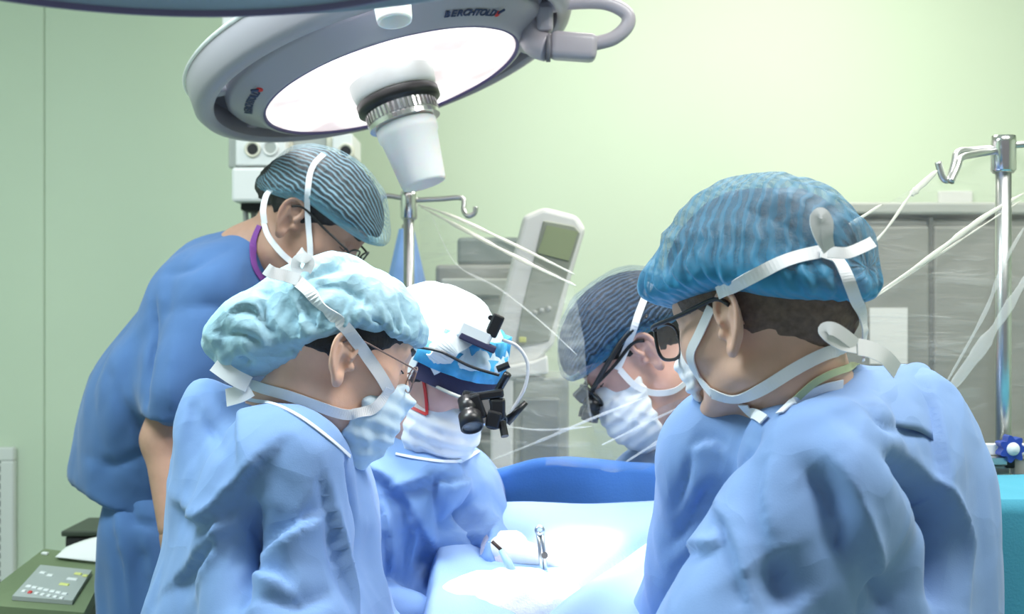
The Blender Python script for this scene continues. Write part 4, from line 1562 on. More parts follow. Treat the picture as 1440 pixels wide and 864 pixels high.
l3 = [('v', 0.018, 0.035, [(680, 700), (662, 740), (648, 775), (634, 822)]),
      ('s', 0.010, 0.010, [(505, 655), (560, 694), (605, 765), (628, 815)]),
      ('s', 0.008, 0.008, [(548, 694), (585, 684), (616, 670)]),
      ('v', 0.008, 0.010, [(617, 668), (613, 690), (622, 745), (636, 782)]),
      ('z', 0.008, 0.007, [(618, 676), (640, 682), (662, 672)]),
      ('v', 0.012, 0.014, [(522, 820), (565, 808), (600, 820), (628, 838)]),
      ('s', 0.008, 0.006, [(535, 700), (545, 760), (552, 805)]),
      ('s', 0.008, 0.006, [(575, 720), (582, 760), (585, 805)]),
      ('s', 0.010, 0.008, [(518, 690), (522, 750), (520, 830)]),
      ('s', 0.009, 0.010, [(690, 712), (672, 745), (668, 790), (690, 822)]),
      ('s', 0.008, 0.009, [(700, 728), (684, 755), (682, 790), (700, 812)]),
      ('z', 0.008, 0.008, [(660, 735), (650, 775), (652, 815)])]
l3 = [(k_, w_ * 1.25, d_ * 1.8, p_) for k_, w_, d_, p_ in l3]
p3.cloth('gown', g3, GOWN, l3, 0.006, 11.0, (11, 11, 6), 0.004, 0.045)
p3.bvh_now = p3.bvh()
p3.tape([(556, 640), (600, 648), (640, 650), (672, 636)], 0.005, 'neck_binding', LINEN, off=0.002)
V, F = hand_mesh(npP(722, 778, 1.855), (0.93, -0.15, -0.22), (0.1, 0.3, 1), -1, (0.45, 0.5, 0.6, 0.7), 0.7)
gl = p3.child('glove', V, F, GLOVE)
V, F = hand_mesh(npP(650, 874, 1.795), (0.93, 0.1, 0.12), (0.0, -0.2, 1), 1, (0.4, 0.5, 0.6, 0.7), 0.6)
p3.child('glove', V, F, GLOVE)
MB().tube([npP(700, 782, 1.88), npP(726, 777, 1.855)], [0.038, 0.033], 20).build('glove_cuff', mat('knit_cuff', (0.74, 0.66, 0.74), 0.9, bump=0.6, bscale=400), p3.o, smooth=True)
p3.brows(HAIR)
p3.shoes([(-0.26, 1.95), (-0.15, 2.09)], -33)

# headlight set: strap over the cap, padded brow band, lamp box, loupes and cables
def brow_arc(z, rad, a0, a1, width, th, crinkle=0.0, tilt=0.0):
    pts, nr = [], []
    for k in range(41):
        t = math.radians(a0 + (a1 - a0) * k / 40)
        w = crinkle * nz3(k * 0.7, z * 200)
        x, y = (0.108 + rad + w) * math.cos(t) - 0.012, (0.088 + rad + w) * math.sin(t)
        pts.append(h3.w(x, y, z + tilt * x + w * 0.6))
        nr.append(h3.M @ Vector((math.cos(t), math.sin(t), 0.25)))
    return MB().strip(pts, width, nr, th)


nz3 = lambda x, y: float(vnoise(np.array([[x, y, 2.0]]))[0])
hl = brow_arc(0.036, 0.006, -100, 80, 0.030, 0.005).build('headlight', NAVY, p3.o, smooth=False)
hl['_b'] = tuple(p3.base)
brow_arc(0.066, 0.010, -75, 62, 0.036, 0.005, 0.004).build('cap_shade_band', CAP_SHADE, hl, smooth=True)  # band laid over the cap to paint its shaded front
brow_arc(0.092, 0.000, -62, 55, 0.036, 0.005, 0.006).build('cap_shade_band', CAP_SHADE, hl, smooth=True)  # upper band of the cap's painted shade
brow_arc(0.040, 0.009, -112, -72, 0.046, 0.004).build('strap', WHITE_P, hl)
bv3 = p3.bvh_now
ribbon_on(bv3, [(606, 512), (628, 492), (652, 476), (672, 470)], 0.034, 'strap', WHITE_P, hl, 0.009, 0.003)
dl = 1.80
RB = Matrix.Rotation(math.radians(24), 3, 'Y')
MB().box(P(668, 470, dl), (0.050, 0.045, 0.026), RB, bevel=0.004).build('lamp_box', WHITE_P, hl)
MB().box(P(672, 482, dl), (0.056, 0.046, 0.010), RB, bevel=0.002).build('lamp_box_base', NAVY, hl)
MB().box(P(696, 458, dl), (0.018, 0.045, 0.034), RB, bevel=0.003).build('ratchet', BLACK, hl)
for k in range(3):
    MB().tube([P(690 + 5 * k, 447 - 0.5 * k, dl - .02), P(690 + 5 * k, 447 - .5 * k, dl + .02)], 0.004, 8).build('ratchet_knob', BLACK, hl)
MB().tube(bez([P(584, 488, 1.80), P(620, 495, 1.78), P(660, 515, 1.77), P(702, 528, 1.76)], 6), 0.0022, 8).build('wire', BLACK, hl, smooth=True)
MB().tube(bez([P(706, 478, dl), P(728, 488, dl), P(742, 512, dl), P(738, 545, dl), P(720, 578, dl), P(712, 596, dl)], 6), 0.0026, 8).build('fibre_cable', CABLE, hl, smooth=True)
MB().tube([P(740, 566, dl), P(712, 594, dl)], [0.004, 0.007], 10).build('cable_sleeve', BLACK, hl, smooth=True)
MB().tube(bez([P(714, 526, dl - .03), P(703, 545, dl - .02), P(696, 560, dl - .02)], 5), 0.006, 8).build('hinge_arm', BLACK, hl, smooth=True)
MB().tube([P(699, 520, dl - .02), P(716, 513, dl - .02)], 0.005, 8).build('hinge_screw', BLACK, hl)
lo3 = MB().box(P(676, 562, dl - .02), (0.055, 0.022, 0.018), Matrix.Rotation(math.radians(10), 3, 'Y'), bevel=0.004).build('loupes', BLACK, p3.o)
lo3['_b'] = tuple(p3.base)
for (a, b_, r0, r1) in (((656, 562, 1.765), (664, 602, 1.735), 0.013, 0.0165), ((688, 558, 1.80), (698, 594, 1.765), 0.013, 0.0165)):
    dirv = P(*b_) - P(*a)
    R = frame_from(dirv)
    L_ = dirv.length
    MB().lathe([(0, 0), (r0, 0), (r0, L_ * 0.35), (r0 * 0.85, L_ * 0.4), (r0 * 0.85, L_ * 0.5), (r1, L_ * 0.55), (r1, L_), (r1 * 0.85, L_), (r1 * 0.85, L_ * 0.9), (0, L_ * 0.9)],
               P(*a), R, 24).build('telescope', BLACK, lo3, smooth=True)
    MB().lathe([(0, L_ * 0.93), (r1 * 0.84, L_ * 0.93)], P(*a), R, 20).build('lens', LENSG, lo3)
MB().box(P(683, 575, 1.77), (0.020, 0.02, 0.045), Matrix.Rotation(math.radians(-12), 3, 'Y'), bevel=0.003).build('bracket', CHROME, lo3)
MB().box(P(700, 575, 1.77), (0.022, 0.03, 0.03), bevel=0.004).build('lamp_mount', BLACK, lo3)
MB().box(P(684, 556, 1.765), (0.050, 0.02, 0.012), Matrix.Rotation(math.radians(-8), 3, 'Y'), bevel=0.003).build('crossbar', BLACK, lo3)
MB().box(P(672, 572, 1.76), (0.016, 0.02, 0.036), Matrix.Rotation(math.radians(-20), 3, 'Y'), bevel=0.003).build('barrel_clip', BLACK, lo3)
MB().box(P(694, 590, 1.755), (0.020, 0.016, 0.024), Matrix.Rotation(math.radians(14), 3, 'Y'), bevel=0.003).build('light_block', BLACK, lo3)
MB().tube([P(706, 594, 1.76), P(710, 614, 1.75)], 0.006, 8).build('handle_pin', BLACK, lo3)
MB().tube(bez([P(650, 560, 1.77), P(630, 552, 1.80), P(605, 540, 1.84)], 4), 0.0028, 8).build('temple', mat('temple_grey', (0.35, 0.35, 0.33), 0.4), lo3, smooth=True)
p3.tape([(596, 532), (599, 552), (601, 572), (600, 584)], 0.0045, 'red_cord', RED, off=0.002)
p3.tape([(600, 584), (585, 577), (568, 568), (556, 560)], 0.0045, 'red_cord', RED, off=0.002)

# ------------------------------------------------------------------ the second surgeon, across the table behind the film
p4 = Person((P(985, 0, 2.28).x, 2.28, 0), 'person with a dark sheer cap and loupes behind the clear film', SKIN_C)
h4 = Head(182, 44, 0, 1.02, ear=(912, 496, 2.10), ear_side=1)
p4.head(h4, npP(985, 590, 2.24), (0.054, 0.060))
p4.finish()
p4.hair(HAIR, 0.002, -0.006, ((-0.006, 0, 0.058), (0.126, 0.094, 0.096), 0.044, 0.5, 0.0))
CAP4 = sheer_mat('sheer_cap_dark', (0.08, 0.20, 0.40), 0.10, 0.40, 40, hem=(0.05, 0.36, 0.66))
p4.cap(CAP4, r=(0.122, 0.094, 0.096), c=(-0.010, 0, 0.058), front=0.044, slope=0.5, seed=8.0, pleat=0.003)
p4.mask(MASK_W, c=(0.036, 0, -0.050), r=(0.088, 0.074, 0.080), drop=((0.075, 0, -0.075), (0.05, 0.06, 0.06)))
sd4 = Vector((0, -1, 0))
g4 = [('c', npP(985, 600, 2.25), npP(985, 680, 2.27), 0.060, 0.112, (sd4, 1.4)),
      ('c', npP(985, 680, 2.27), npP(985, 900, 2.29), 0.112, 0.13, (sd4, 1.4)),
      ('c', npP(985, 900, 2.29), V3(0.42, 2.36, 0.36), 0.13, 0.14, (sd4, 1.2)),
      ('e', npP(925, 690, 2.26), (0.10, 0.12, 0.085)),
      ('c', npP(985, 690, 2.12), npP(940, 800, 2.14), 0.066, 0.056),
      ('c', npP(985, 690, 2.42), npP(930, 820, 2.42), 0.066, 0.056)]
p4.cloth('gown', g4, SCRUB, (), 0.009, 13.0, (10, 10, 6), 0.005, 0.05)
for wv in (npP(936, 820, 2.13), npP(925, 836, 2.40)):
    V, F = hand_mesh(wv, (-0.8, 0, -0.5), (-0.3, 0, 1), 1)
    p4.child('glove', V, F, GLOVE)
p4.bvh_now = p4.bvh()
p4.tape([(868, 520), (880, 490), (895, 450), (908, 415), (914, 400)], 0.012)
p4.tape([(872, 520), (890, 540), (915, 552), (945, 550), (965, 535), (978, 520)], 0.011)
p4.brows(HAIR)
p4.spectacles(BLACK, r=0.0024, x=0.108, z=0.012, name='loupe_spectacles')
lo4 = [c for c in p4.o.children if c.name.startswith('loupe_spectacles')][0]
for s in (1, -1):
    a, b_ = h4.w(0.108, s * 0.030, 0.006), h4.w(0.140, s * 0.027, -0.014)
    dirv = b_ - a
    MB().lathe([(0, 0), (0.013, 0), (0.013, 0.015), (0.011, 0.017), (0.015, 0.022), (0.015, dirv.length), (0, dirv.length)], a, frame_from(dirv), 20).build('telescope', BLACK, lo4, smooth=True)
MB().box(h4.w(0.115, 0, 0.024), (0.03, 0.05, 0.02), h4.M, bevel=0.004).build('bracket', BLACK, lo4)
for s in (1, -1):
    MB().tube(bez([h4.w(0.100, s * 0.062, 0.024), h4.w(0.05, s * 0.090, 0.042), h4.w(0.0, s * 0.098, 0.054), h4.w(-0.05, s * 0.095, 0.052)], 6), 0.0045, 8).build('strap', BLACK, lo4, smooth=True)
p4.shoes([(0.38, 2.2), (0.38, 2.38)], 180)

# ------------------------------------------------------------------ the assistant nearest on the right
p5 = Person((0.42, 1.46, 0), 'person in pale blue gown and teal blue cap with glasses, right foreground', SKIN_A)
h5 = Head(137, 12, 0, 1.05, ear=(1026, 458, 1.35), ear_side=1, zk=1.5)
p5.head(h5, npP(1140, 612, 1.44), (0.060, 0.066))
p5.finish()
p5.hair(HAIR_BR, 0.0015, 0.020, ((-0.010, 0, 0.066), (0.118, 0.096, 0.100), 0.046, 0.42, -0.01))
CAP5 = sheer_mat('sheer_cap_teal', (0.028, 0.20, 0.36), 0.46, 0.66, 26, hem=(0.03, 0.36, 0.68))
p5.cap(CAP5, c=(-0.010, 0, 0.066), r=(0.126, 0.102, 0.104), front=0.046, slope=0.42, knee=-0.01, pleat=0.0075, npl=34, hemw=0.040, fold=0.006, seed=9.0, puff=0.012, uvx=True, hemband=0.06)
p5.mask(MASK_W, c=(0.045, 0, -0.048), r=(0.062, 0.044, 0.058), cut=(0.95, 0.30, 0.055))
sd5 = Vector((-0.5, -0.866, 0))
g5 = [('c', npP(1150, 622, 1.44), V3(0.410, 1.47, 1.345), 0.074, 0.122, (sd5, 1.4)),
      ('c', V3(0.410, 1.47, 1.345), V3(0.445, 1.47, 1.0), 0.122, 0.150, (sd5, 1.3)),
      ('c', V3(0.445, 1.47, 1.0), V3(0.45, 1.44, 0.36), 0.150, 0.16, (sd5, 1.15)),
      ('e', npP(1278, 612, 1.52), (0.060, 0.09, 0.085)),
      ('e', npP(1322, 800, 1.50), (0.058, 0.09, 0.15)),
      ('c', V3(0.335, 1.315, 1.365), V3(0.165, 1.25, 1.09), 0.088, 0.078),
      ('c', V3(0.165, 1.25, 1.09), V3(0.11, 1.5, 1.08), 0.072, 0.05),
      ('c', V3(0.45, 1.58, 1.385), npP(1022, 646, 1.50), 0.080, 0.076),
      ('c', npP(1022, 646, 1.50), npP(985, 800, 1.60), 0.080, 0.066),
      ('c', npP(985, 800, 1.64), npP(905, 935, 1.68), 0.062, 0.046)]
l5 = [('v', 0.022, 0.036, [(1258, 640), (1295, 672), (1325, 722), (1333, 770), (1326, 862)]),
      ('r', 0.016, 0.012, [(1290, 640), (1335, 690), (1358, 760), (1360, 860)]),
      ('v', 0.018, 0.018, [(1137, 662), (1168, 700), (1190, 765), (1217, 858)]),
      ('r', 0.018, 0.009, [(1170, 640), (1205, 700), (1235, 780), (1255, 850)]),
      ('v', 0.030, 0.020, [(1082, 785), (1100, 818), (1118, 860)]),
      ('v', 0.016, 0.014, [(1221, 792), (1238, 825), (1252, 860)]),
      ('s', 0.007, 0.007, [(1002, 710), (1022, 750), (1038, 800), (1053, 860)]),
      ('s', 0.010, 0.007, [(950, 795), (985, 770), (1010, 735)]),
      ('v', 0.012, 0.012, [(1062, 605), (1040, 640), (985, 712), (942, 770)]),
      ('z', 0.008, 0.007, [(972, 632), (995, 622), (1020, 634)]),
      ('v', 0.010, 0.008, [(972, 634), (958, 680), (945, 720)]),
      ('s', 0.012, 0.008, [(1310, 560), (1322, 620), (1330, 680)]),
      ('v', 0.014, 0.009, [(1210, 560), (1250, 590), (1300, 600)]),
      ('s', 0.012, 0.006, [(1080, 640), (1070, 700), (1080, 760)])]
l5 = [(k_, w_, d_ * 1.25, p_) for k_, w_, d_, p_ in l5]
p5.cloth('gown', g5, GOWN, l5, 0.006, 17.0, (9, 9, 5), 0.005, 0.05)
TOPE = bez([P(1188, 534, 1.38), P(1232, 522, 1.42), P(1278, 511, 1.47), P(1308, 520, 1.53)], 8)
BOTE = bez([P(1180, 575, 1.315), P(1230, 588, 1.325), P(1285, 604, 1.35), P(1330, 640, 1.41)], 8)
fl = MB().grid(lambda u, v: TOPE[round(u * 24)].lerp(BOTE[round(u * 24)], v) + Vector((0, -0.012 * math.sin(math.pi * v), 0.004 * math.sin(9 * u))), 24, 8, 0.003, (0, 1, 0))
fl.build('gown_flap', GOWN, p5.o, smooth=True)
p5.parts.append((np.array(fl.V[:225]), np.array(fl.F[:192])))
p5.bvh_now = p5.bvh()
p5.tape([(1002, 432), (985, 470), (972, 500), (985, 530), (1003, 552)], 0.011)
p5.tape([(1003, 552), (1035, 560), (1075, 545), (1120, 518), (1160, 498), (1195, 486)], 0.014)
p5.tape([(1012, 412), (1060, 388), (1110, 366), (1165, 352)], 0.014)
p5.tape([(1150, 356), (1172, 366), (1192, 395), (1205, 430), (1210, 470), (1213, 515)], 0.013, off=0.006)
ribbon_free([(1165, 352, 1.24), (1152, 330, 1.235), (1147, 308, 1.235), (1155, 300, 1.235), (1163, 312, 1.235), (1163, 334, 1.235), (1166, 350, 1.24)], 0.012, 'tie_bow', TAPE, p5.o)
ribbon_free([(1164, 354, 1.25), (1190, 356, 1.25), (1212, 348, 1.26), (1228, 340, 1.27)], 0.012, 'tie_end', TAPE, p5.o)
ribbon_free([(1204, 488, 1.27), (1185, 484, 1.26), (1168, 474, 1.255), (1160, 464, 1.255), (1172, 463, 1.255), (1190, 474, 1.26), (1204, 486, 1.27)], 0.014, 'tie_bow', TAPE, p5.o)
ribbon_free([(1206, 488, 1.27), (1225, 492, 1.28), (1245, 503, 1.30), (1262, 522, 1.32)], 0.018, 'tie_end', TAPE, p5.o)
p5.tape([(1098, 584), (1125, 560), (1155, 545), (1182, 540)], 0.010, 'neck_binding', LINEN, off=0.003)
p5.tape([(1112, 566), (1145, 536), (1180, 520), (1204, 516)], 0.008, 'vest_collar', mat('vest_green', (0.52, 0.60, 0.36), 0.8), off=0.004)
p5.tape([(1046, 566), (1058, 580), (1078, 594)], 0.012, 'mask_tail', TAPE, off=0.004)
p5.brows(HAIR)
p5.spectacles(BLACK, r=0.0021, hw=0.026, hh=0.021)
for wv, fd in ((V3(0.11, 1.51, 1.08), (-0.3, 1, 0)), (npP(903, 938, 1.68), (-1, 0.1, -0.1))):
    V, F = hand_mesh(wv, fd, (0, 0, 1), 1)
    p5.child('glove', V, F, GLOVE)
p5.shoes([(0.36, 1.38), (0.46, 1.56)], 150)
# ================================================================== the operating table, drapes and field
ot = empty('operating_table', (0.05, 1.75, 0))
tag(ot, 'operating table under the blue drapes', 'operating table')
MB().box((0.08, 1.76, 0.98), (0.34, 0.50, 0.08), bevel=0.02).build('table_top', BLACK_M, ot)
MB().box((0.07, 1.78, 0.52), (0.22, 0.26, 0.86), bevel=0.02).build('pedestal', STEEL, ot)
MB().box((0.07, 1.78, 0.05), (0.34, 0.5, 0.1), bevel=0.03).build('base', GREY_P, ot)


def nz(x, y, z=0.0):
    return float(vnoise(np.array([[x, y, z]]))[0])


def main_drape(u, v):
    """u across (left to right), v from the far edge to the near edge"""
    y = 2.03 - 0.58 * v
    x = -0.16 + 0.50 * u
    far = 1.55 - (716 - 14 * u * 1.3 - CY) / FPX * 2.03
    z = far + (1.125 - far) * min(1.0, v * 1.25) ** 0.8
    z += 0.010 * nz(x * 7, y * 9)
    s = u - (0.80 - 0.80 * (v - 0.12))                       # a long fold runs from the far right towards the camera
    z -= 0.040 * math.exp(-abs(s) / 0.035) * min(1, v * 6)
    z += 0.022 * math.exp(-((s - 0.12) / 0.07) ** 2)
    e = max(0.0, 0.10 - u) / 0.10
    e2 = max(0.0, u - 0.90) / 0.10
    z -= 0.25 * (e ** 1.5 + e2 ** 1.5)
    if v > 0.9:
        z -= (v - 0.9) / 0.1 * 0.3
    return (x, y, z)


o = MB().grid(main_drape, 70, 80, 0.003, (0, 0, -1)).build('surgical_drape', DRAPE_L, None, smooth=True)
tag(o, 'light blue drape spread over the operating table in the lamplight', 'drape')


def screen_drape(u, v):
    px = 640 + 330 * u
    top = 672 - 28 * math.sin(min(1, max(0, (px - 660) / 120)) * math.pi / 2) + 12 * max(0, (px - 800) / 150)
    d = 2.10 + 0.012 * math.sin(px / 24.0) * v + 0.010 * nz(px / 40, v * 3)
    t = P(px, top, 2.10)
    return (t.x * d / 2.10, d - 0.05 * v + 0.02 * math.sin(v * 5 + px / 60), t.z - v * 0.75)


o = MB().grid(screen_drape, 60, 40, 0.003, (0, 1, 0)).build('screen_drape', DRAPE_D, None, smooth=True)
tag(o, 'dark blue drape hung upright behind the lit table drape', 'drape')

# gauze and towels round the wound


def lump(name, c, r, label, seed, res=0.004, m=GAUZE, cat='gauze', group=None, amp=0.008):
    c = np.array(c)
    fn = lambda p: smax(d_ell(p, c, r), c[2] - r[2] * 0.6 - p[:, 2], 0.01)
    V, F = sdf_mesh(fn, c - np.array(r) - 0.02, c + np.array(r) + 0.02, res)
    N = vnormals(V, F)
    V = V + N * (facets(V, seed, (0.05, 0.05, 0.04), amp * 1.5) + facets(V, seed + 1, (0.02, 0.02, 0.02), amp * 0.4))[:, None]
    o = mesh_obj(name, V, F, m)
    return tag(o, label, cat, group)


lump('gauze_towel', P(725, 874, 1.74), (0.120, 0.07, 0.072), 'white towel heaped at the near edge of the wound', 2.0)
lump('gauze_towel', P(775, 838, 1.82), (0.060, 0.06, 0.040), 'white gauze bundled under the upright clamp', 5.0)
lump('gauze_swab', P(850, 862, 1.72), (0.040, 0.05, 0.025), 'folded white swab right of the clamp', 8.0)

# instruments
def pen(a, b_, c):
    t = empty('cautery_pencil', b_)
    tag(t, 'pale blue cautery pencil with a dark tip beside the gloved hand', 'cautery pencil')
    MB().tube([a, b_], 0.0028, 8).build('tip', mat('brown_tip', (0.05, 0.025, 0.02), 0.5), t, smooth=True)
    MB().tube([b_, (b_ + c) / 2, c], [0.0045, 0.006, 0.006], 10).build('barrel', mat('pen_blue', (0.45, 0.68, 0.80), 0.4), t, smooth=True)


pen(P(692, 762, 1.78), P(705, 774, 1.775), P(722, 806, 1.76))
t = empty('clamp', P(766, 815, 1.80))
tag(t, 'steel clamp standing upright in the wound', 'clamp')
for dx in (-0.0013, 0.0013):
    a, b_ = P(759, 748, 1.80) + Vector((dx * 2, 0, 0)), P(767, 822, 1.80) + Vector((dx, 0, 0))
    MB().tube([a, a.lerp(b_, 0.5) + Vector((dx, 0, 0)), b_], 0.0028, 8).build('shaft', STEEL, t, smooth=True)
R = frame_from((0, -1, 0.1))
MB().lathe([(0.004, -0.004), (0.0075, -0.003), (0.0075, 0.003), (0.004, 0.004)], P(759, 746, 1.80), R, 16).build('ring', STEEL, t, smooth=True)
MB().lathe([(0, 0.004), (0.005, 0.004), (0.005, -0.004), (0, -0.004)], P(766, 781, 1.795), R, 12).build('pivot', CHROME, t)
t = empty('retractor', P(785, 842, 1.76))
tag(t, 'small steel retractor lying in the white gauze', 'retractor')
MB().tube(bez([P(736, 826, 1.76), P(752, 832, 1.75), P(770, 836, 1.75), P(786, 828, 1.75)], 5), 0.0032, 8).build('shaft', STEEL, t, smooth=True)
MB().box(P(768, 846, 1.73), (0.010, 0.008, 0.016), Matrix.Rotation(0.4, 3, 'Y'), bevel=0.002).build('blade', CHROME, t)

# ================================================================== drip stands and the film screen


def drip_stand(px, top, d, label, r, arms, split=None):
    b0 = P(px, 0, d)
    t = empty('drip_stand', (b0.x, d, 0))
    tag(t, label, 'drip stand', 'drip stands')
    zt = P(0, top, d).z
    zs = zt - 0.62
    MB().tube([(b0.x, d, zs), (b0.x, d, zt)], r, 20).build('upper_pole', STEEL, t, smooth=True)
    MB().tube([(b0.x, d, 0.08), (b0.x, d, zs + 0.01)], r * 1.25, 20).build('lower_pole', STEEL, t, smooth=True)
    MB().lathe([(0, 0.012), (r * 1.5, 0.010), (r * 1.6, 0.0), (r * 1.6, -0.045), (r * 1.3, -0.05), (0, -0.05)], (b0.x, d, zt), frame_from((0, 0, 1)), 24).build('collar', CHROME, t, smooth=True)
    MB().lathe([(0, 0.02), (r * 1.7, 0.02), (r * 1.7, -0.02), (0, -0.02)], (b0.x, d, zs), frame_from((0, 0, 1)), 24).build('clamp_collar', GREY_P, t, smooth=True)
    for path in arms:
        MB().tube(bez([P(*q) for q in path], 6), 0.0055, 10).build('hook', STEEL, t, smooth=True)
    for k in range(5):
        a = 2 * math.pi * k / 5 + 0.3
        e = (b0.x + 0.16 * math.cos(a), d + 0.16 * math.sin(a), 0.055)
        f = MB().tube([(b0.x, d, 0.09), e], 0.014, 10).build('foot', STEEL, t, smooth=True)
        MB().lathe([(0, -0.01), (0.025, -0.01), (0.025, 0.01), (0, 0.01)], (e[0], e[1], 0.026), frame_from((1, 0, 0), (0, 0, 1)), 16).build('castor', BLACK, f)
    return t


stand_r = drip_stand(1411, 200, 2.0, 'chrome drip stand with a double hook at the right edge', 0.0125,
           [[(1408, 208, 2.0), (1370, 211, 2.0), (1347, 214, 1.99), (1342, 230, 1.98), (1335, 252, 1.97), (1326, 250, 1.97), (1319, 228, 1.97)],
            [(1408, 211, 2.0), (1372, 217, 1.97), (1352, 222, 1.95), (1346, 236, 1.94), (1337, 256, 1.93)],
            [(1414, 206, 2.0), (1440, 203, 2.0), (1475, 203, 2.0), (1490, 225, 2.0), (1500, 215, 2.0)]])
drip_stand(575, 276, 2.62, 'chrome drip stand behind the bent cap of the observer', 0.0115,
           [[(577, 282, 2.62), (620, 280, 2.62), (650, 279, 2.62), (652, 296, 2.61), (658, 304, 2.60), (667, 300, 2.60), (669, 291, 2.60)],
            [(573, 280, 2.62), (562, 278, 2.62), (540, 276, 2.62), (532, 290, 2.62), (524, 284, 2.62)]])

# a blue gown on a stand behind
def hung(u, v):
    a = 2 * math.pi * u
    px = 572
    w = 0.042 + 0.010 * v + 0.006 * math.sin(5 * a + 2 * v) + 0.004 * nz(3 * math.cos(a), 3 * math.sin(a), v * 4)
    c = P(px, 322, 3.02)
    k = min(1.0, 0.35 + v * 5)
    return (c.x + w * 1.15 * k * math.cos(a), 3.02 + 0.05 * k * math.sin(a), c.z - v * 1.25)


o = MB().grid(hung, 48, 30).build('hanging_gown', GOWN, None, smooth=True)
tag(o, 'blue gown hanging in a narrow fold behind the left drip stand', 'gown')
t = empty('coat_stand', (P(572, 0, 3.02).x, 3.02, 0))
tag(t, 'thin steel coat stand inside the hanging blue gown', 'coat stand')
q = P(572, 316, 3.02)
MB().tube([(q.x, 3.02, 0.02), (q.x, 3.02, q.z)], 0.012, 12).build('pole', STEEL, t, smooth=True)
MB().lathe([(0, 0.03), (0.02, 0.03), (0.055, 0.015), (0.055, 0.0), (0, 0.0)], (q.x, 3.02, 0), frame_from((0, 0, 1)), 28).build('foot', STEEL, t, smooth=True)

# clear film stretched between the two stands, dipping under the second surgeon's chin
TOP = [(587, 288, 2.55), (640, 312, 2.46), (700, 342, 2.34), (760, 372, 2.2), (806, 398, 2.08), (822, 480, 1.99), (826, 575, 1.96), (850, 600, 1.95), (900, 585, 1.94),
       (960, 560, 1.93), (1010, 545, 1.92), (1090, 440, 1.93), (1180, 325, 1.95), (1250, 285, 1.96), (1322, 242, 1.97), (1390, 218, 1.99), (1440, 205, 2.02), (1500, 190, 2.05)]
BOT = [(600, 470, 2.55), (640, 560, 2.46), (690, 650, 2.34), (720, 660, 2.2), (780, 655, 2.07), (830, 658, 2.05), (850, 662, 2.05), (880, 664, 2.05), (905, 660, 2.05),
       (945, 640, 2.04), (1000, 640, 2.02), (1090, 660, 2.0), (1180, 670, 2.0), (1250, 680, 2.0), (1322, 690, 2.0), (1390, 690, 2.02), (1440, 690, 2.04), (1500, 690, 2.06)]
NT = len(TOP) - 1


def film_pt(u, v):
    x = u * NT
    i = min(int(x), NT - 1)
    f = x - i
    a = P(*TOP[i]).lerp(P(*TOP[i + 1]), f)
    b_ = P(*BOT[i]).lerp(P(*BOT[i + 1]), f)
    q = a.lerp(b_, v)
    w = 0.010 * math.sin(u * 60 + v * 7) * v + 0.012 * nz(u * 22, v * 5, 3.0)
    return (q.x, q.y + w * min(1, v * 4), q.z)


fo = MB().grid(film_pt, 150, 40).build('plastic_film', FILM, None, smooth=True)
tag(fo, 'clear plastic film stretched between the two drip stands as a screen', 'film')


def fold(pp, r, flat=0.35, m=FILM_FOLD):
    path = bez([P(*q) for q in pp], 8)
    n = len(path) - 1
    rr = [r * (0.25 + 0.75 * math.sin(math.pi * min(1, max(0, i / n))) ** 0.6) * (0.8 + 0.35 * nz(i * 0.6, r * 900)) for i in range(n + 1)]
    MB().tube(path, rr, 8, flat=flat).build('film_fold', m, fo, smooth=True)


fold([(588, 288, 2.54), (640, 306, 2.44), (720, 343, 2.28), (808, 386, 2.06)], 0.0040)
fold([(592, 291, 2.53), (650, 322, 2.43), (730, 364, 2.25), (810, 402, 2.05)], 0.0045)
fold([(606, 300, 2.5), (640, 370, 2.44), (700, 405, 2.32), (760, 452, 2.16), (812, 500, 2.02)], 0.0022, m=FILM_EDGE)
fold([(690, 648, 2.3), (760, 620, 2.12), (830, 590, 1.97), (905, 560, 1.93)], 0.0030, m=FILM_EDGE)
fold([(700, 598, 2.3), (760, 605, 2.1), (832, 600, 1.96)], 0.0022, m=FILM_EDGE)
fold([(846, 626, 1.93), (870, 615, 1.925), (920, 590, 1.92), (985, 560, 1.90)], 0.0022, m=FILM_EDGE)
fold([(880, 650, 1.94), (920, 625, 1.93), (960, 600, 1.92), (1000, 575, 1.90)], 0.0030, m=FILM_EDGE)
fold([(1316, 244, 1.95), (1290, 262, 1.95), (1240, 330, 1.94), (1195, 370, 1.93)], 0.0026)
fold([(1318, 240, 1.95), (1288, 268, 1.95), (1280, 275, 1.95)], 0.0060)
fold([(1240, 288, 1.95), (1205, 310, 1.94), (1172, 330, 1.93)], 0.0035)
fold([(1440, 272, 2.0), (1380, 308, 1.98), (1310, 360, 1.96), (1225, 420, 1.94)], 0.0050)
fold([(1436, 282, 2.0), (1375, 322, 1.98), (1300, 372, 1.96), (1232, 418, 1.94)], 0.0020)
fold([(1450, 380, 1.99), (1400, 460, 1.98), (1350, 530, 1.97), (1310, 580, 1.96)], 0.0110, 0.25, FILM_EDGE)
fold([(1440, 320, 1.99), (1410, 375, 1.98), (1385, 440, 1.98), (1330, 540, 1.97)], 0.0050, 0.3, FILM_EDGE)

